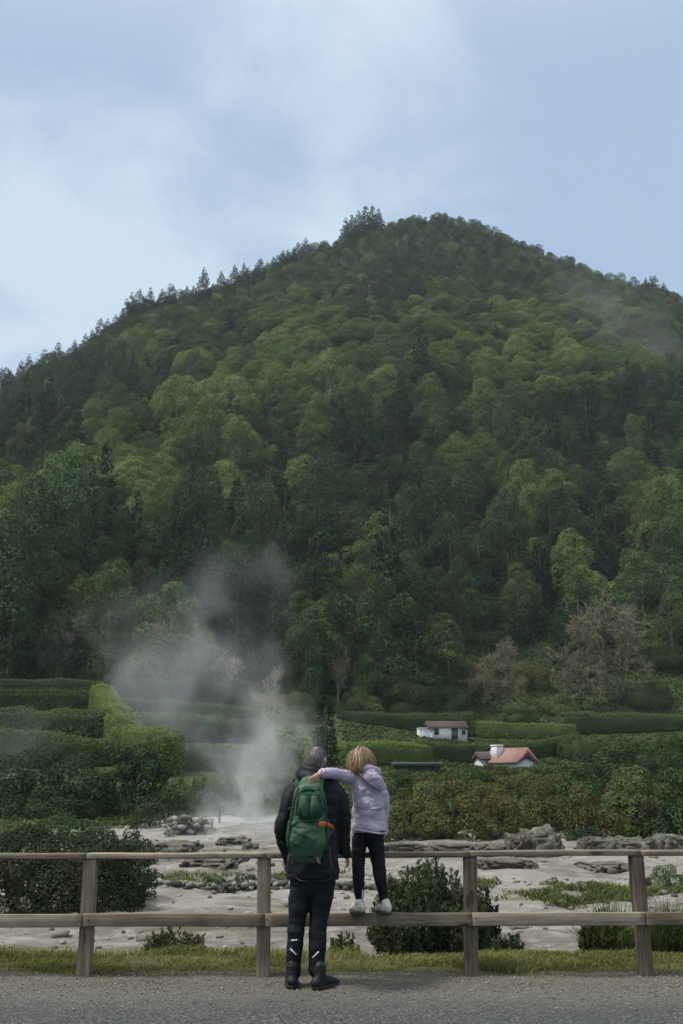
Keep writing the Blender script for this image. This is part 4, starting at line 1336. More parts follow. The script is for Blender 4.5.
# low stone wall along the channel, overgrown
def stone_wall(pts, h, wid, sz, seed, name, label, mat, parent=None):
    rg = np.random.default_rng(seed); pts = np.array(pts, float)
    seg = np.linalg.norm(np.diff(pts[:, :2], axis=0), axis=1); tot = seg.sum(); cum = np.concatenate([[0], np.cumsum(seg)])
    n = int(tot / sz * (h / sz + 1) * 2.2)
    u = rg.uniform(0, tot, n)
    x = np.interp(u, cum, pts[:, 0]); y = np.interp(u, cum, pts[:, 1]); lev = rg.integers(0, int(h / sz) + 1, n)
    hv = 1 - .35 * np.abs(fbm(xyz(u / 1.4, 0 * u), 2, seed))
    y = y + rg.uniform(-.5, .5, n) * wid * (1 - .5 * lev * sz / h); z = terrain(x, y) + lev * sz * .8 * hv + sz * .3
    s_ = sz * rg.uniform(.38, .75, n)
    me = scatter_mesh(name, np.stack([x, y, z], 1), np.stack([s_ * 1.25, s_, s_ * .8], 1), rg.uniform(0, 6.28, n), seed)
    return obj(name, me, mat, parent)
g0 = [ground(px, 893) for px in (132, 190, 250, 310, 360, 410)]
for i, (px, w_, t_) in enumerate([(150, 26, 866), (178, 34, 868), (212, 30, 870), (244, 36, 868), (282, 34, 870), (345, 30, 880), (392, 36, 876)]):
    bush(px, 888, t_, w_, M[('leaf_heath', 'leaf_weed', 'leaf_dark')[i % 3]], 'shrub', ('brownish', 'pale green', 'dark green')[i % 3] + ' low shrub sprouting from the dark dry-stone wall, ' + ORD[i] + ' from the left', .07, seed=230 + i, ymin=14, nl=22, group='shrubs along the dry-stone wall', lr=(.2, .34))
o = stone_wall([(g.x, g.y) for g in g0], .26, .6, .095, 3, 'stone_wall', '', M['dark_stones']); tag(o, 'low dark dry-stone wall crossing the steam field behind the people', 'stone wall')
g0 = [ground(px, 838, 30) for px in (165, 178, 192, 206)]
o = stone_wall([(g.x, g.y + .4 * i) for i, g in enumerate(g0)], .85, 1.5, .20, 8, 'rubble', '', M['stones']); tag(o, kind='stuff', label='heap of pale boulders at the end of the western bank')
for i, (px, pb, pt, wp, dp, lab) in enumerate([
    (541, 857, 830, 44, .8, 'cracked grey rock outcrop at the foot of the east bank'),
    (522, 858, 836, 26, .7, 'lower grey rock leaning on the cracked outcrop'),
    (405, 854, 844, 46, .6, 'low pale eroded ledge at the bank foot beside the child'),
    (452, 855, 845, 56, .6, 'low pale eroded ledge below the broad olive bush'),
    (496, 856, 845, 40, .6, 'low pale eroded ledge just left of the cracked outcrop'),
    (600, 855, 838, 34, .6, 'pale eroded earth face right of the dark hollow'),
    (634, 856, 838, 44, .6, 'pale eroded earth face below the dry palm-like plant'),
    (680, 853, 836, 40, .8, 'smaller pale rock at the eastern end of the bank'),
    (232, 848, 838, 34, .7, 'low pale mud-crusted rock beside the steam vent'),
    (176, 852, 842, 46, .8, 'low brown rock ledge below the boulder heap'),
    (250, 852, 843, 16, .5, 'small dark rock beside the steam vent'),
    (505, 870, 860, 60, .8, 'flat pale rock shelf behind the third post'),
    (606, 872, 864, 46, .8, 'flat pale rock shelf behind the fourth post'),
    (212, 868, 858, 60, .8, 'flat brown rock shelf above the dark stone wall')]):
    g = ground(px, pb, 11)
    k = (P(px + 50, pb, g.y) - P(px - 50, pb, g.y)).x / 100
    h = P(px, pt, g.y).z - g.z
    o = obj('rock', rock_mesh(40 + i, (wp * k / 2, dp, h * .92), 48, .30), M['pale_rock'], loc=g + Vector((0, .3, h * .05))); tag(o, lab, 'rock', 'rocks on the steam field')

# thin stakes around the vents
M['stake'] = material('dark_stake', lambda t, o: principled(t, o, (.022, .020, .017), .8, .2))
for i, (px, pb, pt, lab) in enumerate([(168, 820, 794, 'thin dark stake beside the boulder heap, left of a pair'), (187, 826, 804, 'thin dark stake beside the boulder heap, right of a pair'), (257, 822, 806, 'thin dark stake standing in the steam'),
                                       (219, 826, 804, 'thin pale-veiled stake at the edge of the steam'), (486, 800, 775, 'dark stake among the bushes below the chimney'), (617, 790, 765, 'dark stake among the bushes near the dry plant'), (139, 815, 790, 'thin dark stake in front of the spreading evergreen')]):
    g = ground(px, pb, 30)
    h = P(px, pt, g.y).z - g.z
    b = MB(); b.tube([(0, 0, -.3), (0.01, 0, h * .5), (.03 * (-1) ** i, 0, h)], [.055, .05, .045], n=7, sub=2, ref=(0, 1, 0)); o = b.build('stake', M['stake'], None, True); o.location = g
    tag(o, lab, 'stake', 'stakes round the steam vents')

# ------------------------------------------------------------------ houses
M['plaster'] = material('white_plaster', lambda t, o: principled(t, o, t.ramp(t.noise(t.n('ShaderNodeNewGeometry').outputs['Position'], 2.5, 5, .65), [(.3, (.50, .49, .46)), (.6, (.74, .73, .70))]), .85, .2))
def tile_mat(name, a, b):
    def f(t, out):
        tc = t.n('ShaderNodeTexCoord')
        n = t.noise(tc.outputs['Object'], 2.2, 5, .7)
        wv = t.n('ShaderNodeTexWave'); t.set(wv.inputs['Vector'], tc.outputs['Object']); wv.inputs['Scale'].default_value = 2.2
        principled(t, out, t.ramp(n, [(.3, a), (.7, b)]), .85, .2, wv.outputs[0], .05)
    return material(name, f)
M['tile_dark'] = tile_mat('dark_tiles', (.055, .040, .036), (.12, .085, .075)); M['tile_pink'] = tile_mat('pink_tiles', (.24, .125, .11), (.36, .225, .195))
M['glass'] = material('dark_glass', lambda t, o: principled(t, o, (.03, .035, .04), .12, .5))
M['door'] = material('grey_door', lambda t, o: principled(t, o, (.10, .11, .11), .5, .3))


def gable_house(name, loc, rz, L, W, H, RH, roofmat, label, over=.3, wins=(), door=None, chim=None):
    """rectangular house, ridge along local x"""
    root = empty(name, loc, label, 'house', None, rz)
    b = MB()
    prof = [(-W / 2, -.6), (-W / 2, H), (0, H + RH), (W / 2, H), (W / 2, -.6)]
    b.grid(np.array([[(sx * L / 2, y, z) for y, z in prof] for sx in (-1, 1)])); b.build('wall', M['plaster'], root)
    b = MB(); sl_ = RH / (W / 2); th = .14
    prof = [(-W / 2 - over, H - over * sl_ + .01), (0, H + RH + .01), (W / 2 + over, H - over * sl_ + .01), (W / 2 + over, H - over * sl_ + th), (0, H + RH + th + .03), (-W / 2 - over, H - over * sl_ + th)]
    b.grid(np.array([[(x, y, z) for y, z in prof] for x in np.linspace(-L / 2 - .2, L / 2 + .2, 2)])); rf = b.build('roof', roofmat, root)
    if chim:
        b = MB(); x, y, s, h0, h1 = chim; b.box((x, y, (h0 + h1) / 2), (s, s * .9, h1 - h0), bev=.02); b.box((x, y, h1 + .08), (s * 1.15, s, .16), bev=.02); b.build('chimney', M['plaster'], rf)
    for (x, z, ww, hh, face) in wins:
        yy = -W / 2 - .02 if face == 'f' else 0
        ctr = (x, yy, z) if face == 'f' else (x, face if isinstance(face, float) else 0, z)
        b = MB()
        if face == 'f':
            for dx, dz, sx, sz in ((-ww / 2, 0, .09, hh + .09), (ww / 2, 0, .09, hh + .09)): b.box((x + dx, -W / 2 - .03, z), (sx, .07, sz))
            for dz in (-hh / 2, hh / 2): b.box((x, -W / 2 - .033, z + dz), (ww - .092, .07, .088))
            wn = b.build('window', M['plaster'], root); b = MB(); b.box((x, -W / 2 - .012, z), (ww - .1, .02, hh - .1)); b.build('pane', M['glass'], wn)
    if door:
        x, ww, hh = door
        b = MB(); b.box((x, -W / 2 - .02, hh / 2), (ww, .05, hh)); b.build('door', M['door'], root)
    return root


g = ground(446, 739, 100)
k = (P(496, 739, g.y) - P(396, 739, g.y)).x / 100
r_ = gable_house('white_cabin', (P(447, 739, g.y).x, g.y + 2, g.z - .1), R(5), 38 * k, 4.4, 1.65, .85, M['tile_dark'], 'small white cabin with a dark tiled roof among the hedges', wins=((-1.7, 1.05, .7, .9, 'f'), (2.2, 1.0, .6, .7, 'f')), door=(.9, .9, 1.55))
b = MB(); b.box((-38 * k / 2 - .75, -1.2, .45), (1.46, 2.0, 2.1), bev=.02); b.build('annex', M['plaster'], r_)
b = MB(); b.box((-38 * k / 2 - .75, -1.2, 1.56), (1.6, 2.2, .12), bev=.02); b.build('annex_roof', M['plaster'], r_)

g = ground(508, 768, 60)
k = (P(558, 768, g.y) - P(458, 768, g.y)).x / 100
r_ = gable_house('tiled_house', (P(513, 768, g.y).x, g.y + 2.0, g.z - .35), R(-58), 4.8, 27 * k, .95, 1.1, M['tile_pink'], 'low pale house with a pink tiled roof and white chimney', over=.25, chim=(-.9, -.75, .85, 1.2, 2.35))
r2 = gable_house('outbuilding', (P(487, 762, g.y + 4).x, g.y + 4, g.z - .1), R(8), 20 * k, 2.4, 1.0, .5, M['tile_dark'], 'small dark-roofed outbuilding just left of the pink-roofed house')
M['shed_roof'] = material('green_metal', lambda t, o: principled(t, o, (.085, .115, .10), .6, .3))
g = ground(418, 772, 50)
root = empty('shed', (g.x, g.y + 1.2, g.z), 'long low shed with a flat grey-green roof above the bushes', 'shed')
k = (P(468, 772, g.y) - P(368, 772, g.y)).x / 100
b = MB(); b.box((0, 0, (P(418, 766, g.y).z - g.z) / 2 - .1), (46 * k, 2.0, P(418, 766, g.y).z - g.z + .2)); b.build('wall', M['bark'], root)
b = MB(); b.box((0, 0, P(418, 765.5, g.y).z - g.z + .13), (50 * k, 2.6, .22), bev=.02); b.build('roof', M['shed_roof'], root)

# ------------------------------------------------------------------ people
def cloth(name, col, fine=260, rough=.8, var=.25, spec=.2, sheen=0.0, bs=.5):
    def f(t, out):
        g = t.n('ShaderNodeNewGeometry'); tc = t.n('ShaderNodeTexCoord')
        n = t.noise(tc.outputs['Object'], 9, 5, .6); fi = t.noise(tc.outputs['Object'], fine, 2)
        c = t.mix(t.math('MULTIPLY', n, var * 2), tuple(v * (1 - var) for v in col), tuple(min(1, v * (1 + var)) for v in col))
        h = t.math('ADD', t.math('MULTIPLY', n, 1.0), t.math('MULTIPLY', fi, .06))
        principled(t, out, c, rough, spec, h, .012, bump_s=bs)
    return material(name, f)
M['jacket_dark'] = cloth('dark_jacket', (.0075, .008, .010), spec=.25, rough=.6)
M['trousers'] = cloth('dark_trousers', (.009, .0105, .0145), spec=.22, rough=.7)
M['boot'] = cloth('boot', (.012, .012, .013), rough=.6, spec=.3)
M['sole'] = cloth('sole', (.03, .03, .03), rough=.9)
M['pack'] = cloth('pack_green', (.052, .108, .064), var=.2, rough=.6, spec=.3)
M['pack_dark'] = cloth('pack_dark_green', (.010, .036, .018), var=.2)
M['pack_mesh'] = cloth('pack_mesh', (.022, .070, .036), var=.2, fine=90)
M['strap'] = cloth('strap', (.035, .055, .040), rough=.7)
M['strap_grey'] = cloth('strap_grey', (.17, .20, .17), rough=.7)
M['orange'] = cloth('orange', (.72, .16, .035), rough=.7)
M['lilac'] = cloth('lilac', (.44, .385, .47), var=.10, rough=.65)
M['lilac_dark'] = cloth('lilac_lining', (.20, .16, .24), var=.10)
M['legging'] = cloth('legging', (.010, .010, .012), rough=.75)
M['shoe'] = cloth('shoe', (.58, .55, .47), var=.15)
M['shoe_dark'] = cloth('shoe_dark', (.07, .065, .06))
M['white_trim'] = cloth('white_trim', (.72, .72, .70))
def skin_(t, out):
    tc = t.n('ShaderNodeTexCoord'); n = t.noise(tc.outputs['Object'], 14, 4)
    p = principled(t, out, t.mix(n, (.40, .21, .145), (.56, .34, .25)), .55, .35)
    p.inputs['Subsurface Weight'].default_value = .08; p.inputs['Subsurface Radius'].default_value = (.012, .005, .003)
M['skin'] = material('skin', skin_)
def hairm(name, a, b, c3):
    def f(t, out):
        at = t.n('ShaderNodeAttribute', attribute_name='leaf')
        principled(t, out, t.ramp(at.outputs['Fac'], [(0.05, a), (.5, b), (.95, c3)]), .45, .4)
    return material(name, f)
M['hair_grey'] = hairm('grey_hair', (.035, .030, .026), (.10, .09, .08), (.26, .25, .235))
M['hair_fair'] = hairm('fair_hair', (.10, .060, .028), (.27, .175, .085), (.52, .38, .22))


class Fig:
    """joints read off the photograph, given a depth each, fused into one surface"""
    def __init__(self, Y): self.Y = Y; self.k = (P(391, 880, Y) - P(291, 880, Y)).x / 100
    def j(self, px, py, dy=0.0): return P(px, py, self.Y + dy)


def limb(mb, fig, pts, n=14, sq=2.0, ref=(0, 1, 0), sub=4, re=True):
    """pts: (px,py,dy, halfwidth px, depth px)"""
    mb.tube([fig.j(*p[:3]) for p in pts], [(p[3] * fig.k, p[4] * fig.k) for p in pts], n=n, sq=sq, sub=sub, ref=ref, round_ends=re)


def fingers(mb, wrist, direc, side, nrm, size, curl=.5, thumb=1):
    """palm with four unequal fingers and a thumb from the side of the palm"""
    d, s, nn = Vector(direc).normalized(), Vector(side).normalized(), Vector(nrm).normalized()
    w0 = Vector(wrist)
    palm = w0 + d * size * .46
    mb.tube([w0, w0 + d * size * .25, palm], [(size * .17, size * .12), (size * .23, size * .11), (size * .24, size * .095)], n=10, sub=3, ref=tuple(nn))
    for i, (o, ln) in enumerate(((-.17, .40), (-.06, .47), (.06, .44), (.17, .34))):
        b0 = palm - d * size * .06 + s * size * o
        p1 = b0 + (d + s * o * .5) * size * ln * .42
        p2 = p1 + (d + s * o * .5 - nn * curl * .7) * size * ln * .34
        p3 = p2 + (d * .7 - nn * curl * 1.2) * size * ln * .26
        mb.tube([b0, p1, p2, p3], [size * .062, size * .056, size * .050, size * .042], n=8, sub=2, ref=(.21, .33, .4))
    b0 = w0 + d * size * .16 + s * thumb * size * .15
    p1 = b0 + (d * .7 + s * thumb * .75) * size * .22; p2 = p1 + (d * .95 + s * thumb * .3 - nn * curl * .4) * size * .2
    mb.tube([b0, p1, p2], [size * .075, size * .064, size * .05], n=8, sub=2, ref=(.21, .33, .4))


def head(mb, c, r, yaw):
    """skull, jaw, nose, brows, ears; yaw turns the face from +Y towards +X"""
    rx, ry, rz = r
    f = Vector((math.sin(yaw), math.cos(yaw), 0)); s = Vector((math.cos(yaw), -math.sin(yaw), 0)); u = Vector((0, 0, 1)); c = Vector(c)
    tmp = MB(); tmp.ball((0, -.06 * ry, .08 * rz), (rx, ry * .98, rz * .92), 20, 14)
    tmp.tube([(0, .30 * ry, .1 * rz), (0, .40 * ry, -.35 * rz), (0, .52 * ry, -.78 * rz)], [(rx * .80, ry * .60), (rx * .70, ry * .50), (rx * .42, ry * .30)], n=14, sub=3)
    tmp.tube([(0, .93 * ry, .10 * rz), (0, 1.10 * ry, -.18 * rz)], [rx * .10, rx * .17], n=8, sub=1, ref=(1, 0, 0))
    tmp.tube([(-.5 * rx, .80 * ry, .18 * rz), (0, .93 * ry, .2 * rz), (.5 * rx, .80 * ry, .18 * rz)], [rx * .12] * 3, n=8, sub=2, ref=(0, 0, 1))
    tmp.tube([(-.22 * rx, .86 * ry, -.47 * rz), (0, .93 * ry, -.45 * rz), (.22 * rx, .86 * ry, -.47 * rz)], [rx * .09] * 3, n=8, sub=2, ref=(0, 0, 1))
    for e in (-1, 1):
        tmp.ball((e * .36 * rx, .82 * ry, .04 * rz), rx * .15, 10, 8)
        tmp.tube([(e * 1.0 * rx, -.02 * ry, .16 * rz), (e * 1.12 * rx, -.12 * ry, 0), (e * 1.0 * rx, .0, -.24 * rz)], [(rx * .09, ry * .17), (rx * .10, ry * .2), (rx * .08, ry * .12)], n=8, sub=3)
    V = np.concatenate(tmp.V)
    B = np.array([s, f, u])
    V = V @ B + np.array(c)
    for F in (tmp.F4, tmp.F3):
        for q in F: mb_add(mb, V, q)


def mb_add(mb, V, F):
    F = np.asarray(F); used = np.unique(F); mp_ = np.zeros(len(V), int); mp_[used] = np.arange(len(used))
    mb.add(V[used], mp_[F])


def face_marks(c, r, yaw, root, off, brow):
    rx, ry, rz = r
    f = Vector((math.sin(yaw), math.cos(yaw), 0)); s = Vector((math.cos(yaw), -math.sin(yaw), 0)); u = Vector((0, 0, 1)); c = Vector(c)
    for e in (-1, 1):
        b = MB(); b.ball(c + s * e * .36 * rx + f * .88 * ry + u * .04 * rz, rx * .12, 12, 8); b.build('eye', M['white_trim'], root, True, off)
        b = MB(); b.ball(c + s * e * .36 * rx + f * .985 * ry + u * .04 * rz, rx * .06, 10, 6); b.build('pupil', M['sole'], root, True, off)
    b = MB(); b.tube([c + s * -.2 * rx + f * .93 * ry - u * .47 * rz, c + f * 1.0 * ry - u * .46 * rz, c + s * .2 * rx + f * .93 * ry - u * .47 * rz], [rx * .05, rx * .075, rx * .05], n=8, sub=2, ref=(0, 0, 1)); b.build('mouth', M['pink'], root, True, off)
M['pink'] = material('lips', lambda t, o: principled(t, o, (.35, .13, .11), .5, .3))


def sub_root(me, root):
    c = getco(me) - np.array(tuple(root.location)); setco(me, c); return me


def strands(name, c, r, yaw, n, length, root, mat, seed, cover, width=.0022, lift=.004, droop=1.0, thin=None, noise=.25, sway=None):
    """hair as many short ribbons over a scalp shell"""
    rg = np.random.default_rng(seed); c = np.array(tuple(c)); r = np.array(r)
    d = unit(rg.normal(size=(n * 3, 3)))
    cy_, sy = math.cos(yaw), math.sin(yaw)
    def tow(v): return np.stack([v[..., 0] * cy_ + v[..., 1] * sy, -v[..., 0] * sy + v[..., 1] * cy_, v[..., 2]], -1)
    d = d[cover(d)][:n]
    if thin is not None: d = d[rg.uniform(0, 1, len(d)) > thin(d)]
    n = len(d); p = d * r * 1.02
    segs = 6; P_ = [p]; q = d.copy()
    L_ = length(d) * rg.uniform(.75, 1.1, n)
    v = unit(np.stack([d[:, 0] * .6, -.35 + d[:, 1] * .3, .2 - droop * np.ones(n)], 1) + noise * rg.normal(size=(n, 3)))
    for i in range(segs - 1):
        nrm = unit(P_[-1] / r)
        t = unit(v - (v * nrm).sum(1, keepdims=True) * nrm * .92 + nrm * .12)
        nx = P_[-1] + t * (L_ / (segs - 1))[:, None]
        e = np.linalg.norm(nx / r, axis=1); low = e < 1.035
        nx = np.where((low & (nx[:, 2] > -r[2] * .55))[:, None], nx / e[:, None] * 1.035, nx)
        v = unit(v * .6 + np.array([0, -.06, -droop]) * .4 + .06 * rg.normal(size=(n, 3)))
        P_.append(nx)
    S = np.stack(P_, 1); nr = unit(S / r); tg = unit(np.gradient(S, axis=1)); sd = unit(np.cross(nr, tg))
    S = S + nr * (lift * rg.uniform(.2, 1.2, n))[:, None, None]
    wv = (np.linspace(1, .35, segs) * width)[None, :, None]
    A_, B_ = tow(S - sd * wv) + c, tow(S + sd * wv) + c
    V = np.stack([A_, B_], 2).reshape(-1, 3)
    i = np.arange(n)[:, None] * segs * 2 + np.arange(segs - 1)[None] * 2
    F = np.stack([i, i + 1, i + 3, i + 2], -1).reshape(-1, 4)
    at = np.repeat(rg.uniform(0, 1, n), segs * 2)
    # scalp shell beneath
    th = np.linspace(.02, math.pi - .02, 26); a = np.linspace(0, 2 * np.pi, 40, endpoint=False)
    dd = np.stack([np.sin(th)[:, None] * np.cos(a), np.sin(th)[:, None] * np.sin(a), np.cos(th)[:, None] + 0 * a], -1)
    msk = cover(dd.reshape(-1, 3)).reshape(dd.shape[:2])
    if thin is not None: msk &= (thin(dd.reshape(-1, 3)).reshape(msk.shape) < .5)
    SV = tow(dd * r * (1.0 + .02)) + c
    idx = np.arange(26 * 40).reshape(26, 40)
    q4 = np.stack([idx[:-1], np.roll(idx, -1, 1)[:-1], np.roll(idx, -1, 1)[1:], idx[1:]], -1).reshape(-1, 4)
    ok = msk.ravel()[q4].all(1)
    me = mesh_np(name, np.concatenate([V, SV.reshape(-1, 3)]) - np.array(tuple(root.location)), [np.concatenate([F, q4[ok] + len(V)])], True, {'leaf': np.concatenate([at, np.full(26 * 40, .25)])})
    return obj(name, me, mat, root)


def shoe(fig_pts, root, off, name, um, sm, w, hgt, heel, toe, colour_label=None):
    """boot from heel to toe on a sole, heel and toe are ground points"""
    h, t = Vector(heel), Vector(toe); d = (t - h); L_ = d.length; d.normalize(); s = Vector((d.y, -d.x, 0)).normalized(); u = Vector((0, 0, 1))
    b = MB()
    b.tube([h + d * .10 * L_ + u * .05, h + d * .35 * L_ + u * .052, h + d * .65 * L_ + u * .045, h + d * .90 * L_ + u * .036], [(.040, w * .82), (.046, w * .9), (.036, w * 1.0), (.022, w * .82)], n=14, sub=4, ref=tuple(s))
    b.tube([h + d * .24 * L_ + u * .04, h + d * .25 * L_ + u * hgt * .7, h + d * .26 * L_ + u * hgt], [(w * .95, L_ * .19), (w * .88, L_ * .17), (w * .92, L_ * .17)], n=14, sub=3, ref=tuple(d))
    me = remesh(b, .006, 3, name); wrinkle(me, 26, .004, 2, 3)
    o = obj(name, sub_root(me, root), um, root)
    b = MB(); rings = []
    for z, k in ((0.0, .93), (.008, 1.0), (.024, 1.0), (.028, .9)):
        a = np.linspace(0, 2 * np.pi, 28, endpoint=False)
        l = np.cos(a) * .5 + .5; ww = w * (1.02 + .12 * np.sin(l * 3.1 - .6)) * np.sign(np.sin(a)) * np.abs(np.sin(a)) ** .55
        pts = np.array(tuple(h))[None] + (l * L_ * k + L_ * (1 - k) / 2 - .005)[:, None] * np.array(tuple(d)) + (ww * k)[:, None] * np.array(tuple(s)) + np.array([0, 0, z])
        rings.append(pts)
    b.grid(np.array(rings)); so_ = b.build('sole', sm, o, False, root.location)
    return o


# --- the tall person
m = Fig(8.95)
mroot = empty('person', m.j(312, 990, 0).xy.to_3d(), 'tall person seen from behind in black hooded jacket and dark trousers, standing at the fence', 'person')
HC = m.j(316.8, 760, .015); HR = (.074, .094, .107); HY = R(28)
def man_body():
    b = MB(); head(b, HC, HR, HY)
    limb(b, m, [(316, 775, 0, 7.5, 8), (315.5, 762, .01, 7.5, 8)])
    limb(b, m, [(316, 785, .02, 20, 11), (315, 800, .02, 22, 13), (314, 840, .02, 19, 12), (313, 872, .02, 18, 12)])
    limb(b, m, [(298, 789, .02, 4.5, 5), (288, 812, 0, 4, 4), (282, 829, .0, 3.6, 3.6), (288, 858, .08, 3.0, 3.0)])
    limb(b, m, [(333, 789, .02, 4.5, 5), (341, 815, .03, 4, 4), (342, 834, .08, 3.6, 3.6), (346.5, 853, .13, 3.0, 3.0)])
    fingers(b, m.j(287, 857, .08), (.12, .35, -1), (1, .1, 0), (-.2, 1, .3), .17, .4, 1)
    fingers(b, m.j(346.5, 853, .13), (.1, .75, -.7), (-.2, .8, .4), (1, .1, .1), .17, .5, 1)
    limb(b, m, [(301, 872, .02, 9, 10), (297.5, 920, .02, 6.5, 7), (295, 952, .0, 5, 6), (294, 978, .0, 4, 5)])
    limb(b, m, [(325, 872, .02, 9, 10), (320, 920, .02, 6.5, 7), (317, 952, .0, 5, 6), (316, 976, .0, 4, 5)])
    return remesh(b, .0075, 2, 'body')
obj('body', sub_root(man_body(), mroot), M['skin'], mroot)
face_marks(HC, HR, HY, mroot, mroot.location, None)
cov = lambda d: (d[:, 2] > .42 * d[:, 1] - .16) & (d[:, 2] > -.62) & ~((d[:, 1] > .45) & (d[:, 2] < .45))
bald = lambda d: np.clip(1.15 - np.linalg.norm(d - unit(np.array([[.12, -.42, .90]])), axis=1) / .42, 0, .9)
strands('hair', HC, HR, HY, 2600, lambda d: np.full(len(d), .030), mroot, M['hair_grey'], 3, cov, .0016, .004, .8, bald)
# jacket: body, sleeves and fallen hood, one surface
b = MB()
limb(b, m, [(315.5, 778, .0, 17, 9), (316, 786, .01, 24, 12.5), (315, 802, .01, 27, 15.5), (314, 826, .01, 25, 15.5), (313, 850, .01, 25, 16), (312.8, 868, .01, 26.2, 17), (312.6, 879, .01, 26.4, 17)], n=26, sq=2.5, re=False)
limb(b, m, [(299, 786, .02, 8.5, 9.5), (291.5, 796, .01, 9, 9.5), (286.5, 812, -.01, 8.6, 9), (281.5, 828, -.02, 7.6, 8), (284, 842, .02, 7.0, 7), (289, 857, .07, 6.6, 6.4), (292, 864, .09, 6.6, 6.6)])
limb(b, m, [(331, 786, .02, 8.5, 9.5), (338.5, 797, .02, 9.2, 10), (341.5, 814, .03, 9.4, 9.5), (342, 830, .07, 9.0, 9), (342.5, 845, .10, 8.2, 8), (346, 853, .13, 5.8, 6)])
limb(b, m, [(301, 775, .02, 6, 7), (305, 777, -.06, 6.5, 6.5), (313, 779.5, -.09, 7, 7), (321, 778, -.07, 6.5, 6.5), (326.5, 774.5, .02, 5.5, 7)], ref=(0, 0, 1))
limb(b, m, [(300.5, 771, .05, 3.2, 5), (306, 769.5, -.045, 4.0, 4.5), (313, 770.5, -.075, 4.3, 4.5), (320, 771.5, -.05, 3.8, 4.5), (325.5, 770, .05, 3, 5)], ref=(0, 0, 1))
me = remesh(b, .009, 3, 'jacket')
wrinkle(me, 9, .0065, 3, 5, (1, 1, 1.6)); wrinkle(me, 26, .002, 2, 8)
jk = obj('jacket', sub_root(me, mroot), M['jacket_dark'], mroot)
b = MB(); b.tube([m.j(286.5, 869, .02), m.j(300, 880.5, -.135), m.j(313, 881, -.15), m.j(327, 880.5, -.135), m.j(339, 872, .02)], [.007] * 5, n=8, sub=5, ref=(0, 0, 1)); b.build('hem', M['jacket_dark'], jk, True, mroot.location)
b = MB(); b.tube([m.j(281, 842, -.05), m.j(286, 847, -.035)], [(.006, .012)] * 2, n=8, sub=1); b.build('cuff_tab', M['strap'], jk, True, mroot.location)
# trousers
b = MB()
limb(b, m, [(313, 868, .02, 21, 14), (313, 878, .02, 21.5, 14.5), (312.5, 884, .02, 20, 14)], n=22, sq=2.4)
limb(b, m, [(302, 876, .02, 11.5, 13.5), (300, 896, .02, 10.9, 12.3), (297.6, 915, .02, 9.4, 10.5), (296.3, 926, .015, 8.7, 9.8), (295, 944, .0, 8.3, 9.2), (294, 958, .0, 7.7, 8.6), (293.2, 973, .0, 7.4, 8.4)], sq=2.2)
limb(b, m, [(324, 876, .02, 12, 13.5), (321.8, 896, .02, 11.8, 12.3), (319, 915, .02, 9.6, 10.5), (318, 926, .015, 9.0, 9.8), (317.4, 944, .0, 8.9, 9.3), (316.8, 958, .0, 8.2, 8.6), (316.6, 970, .0, 7.9, 8.4)], sq=2.2)
me = remesh(b, .008, 2, 'trousers'); wrinkle(me, 8, .0055, 3, 15, (1, 1, 2.2)); wrinkle(me, 24, .0018, 2, 18, (1, 1, 1.8))
tr = obj('trousers', sub_root(me, mroot), M['trousers'], mroot)
for q in (((291.5, 940.5), (297, 940)), ((290.5, 949), (296, 954.5)), ((313, 957.5), (318.5, 952))):
    b = MB(); b.tube([m.j(*q[0], -.072), m.j((q[0][0] + q[1][0]) / 2, (q[0][1] + q[1][1]) / 2, -.080), m.j(*q[1], -.072)], [(.0055, .003)] * 3, n=8, sub=3); b.build('reflective_trim', M['white_trim'], tr, True, mroot.location)
x0 = m.j(293.2, 990).x
shoe(None, mroot, None, 'boot', M['boot'], M['sole'], .050, .155, (m.j(293.0, 990).x, 8.84, 0), (m.j(291.5, 990).x - .01, 9.13, 0))
shoe(None, mroot, None, 'boot', M['boot'], M['sole'], .050, .155, (m.j(314, 990).x, 8.80, 0), (m.j(337.5, 990).x, 9.0, 0))

# --- green backpack on the tall person's back
bk = Fig(8.735)
broot = empty('backpack', bk.j(308, 860), 'green hiking backpack worn on the back of the tall person', 'backpack')
def bw(mb, pts, n=24, sq=3.0, **k): limb(mb, bk, [(309 + (q[0] - 309) * .95, q[1] - .03 * (q[1] - 785), q[2], q[3] * .95, q[4]) for q in pts], n=n, sq=sq, **k)
b = MB()
bw(b, [(309.5, 785, .03, 12.5, 6.5), (309.8, 790, .02, 15.5, 9.5), (309.5, 803, .01, 18, 12), (309, 818, .0, 19.8, 13), (308.5, 834, .0, 21, 14), (307.5, 846, .0, 20.5, 13.5), (307, 852, .01, 18, 11)], sq=2.8)
me = remesh(b, .007, 4, 'main_body'); wrinkle(me, 12, .007, 3, 2); obj('main_body', sub_root(me, broot), M['pack'], broot)
b = MB()
bw(b, [(308, 823, -.095, 17.5, 2.5), (308, 832, -.098, 18.5, 3.8), (307.3, 844, -.094, 18.2, 4), (307, 851, -.08, 16, 3)], sq=2.6)
me = remesh(b, .006, 3, 'front_pocket'); wrinkle(me, 14, .009, 3, 5); fp = obj('front_pocket', sub_root(me, broot), M['pack'], broot)
b = MB(); b.tube([bk.j(290.5, 826, -.10), bk.j(299, 822.5, -.128), bk.j(308, 821.5, -.134), bk.j(317, 821.5, -.128), bk.j(324.5, 824, -.10)], [.005] * 5, n=7, sub=5, ref=(0, 0, 1)); b.build('zip', M['pack_dark'], fp, True, broot.location)
b = MB()
bw(b, [(309.5, 792, -.085, 10.5, 3), (309.5, 799, -.10, 12, 4.5), (309, 812, -.105, 12.6, 5), (308.5, 820, -.098, 12, 3)], sq=2.4)
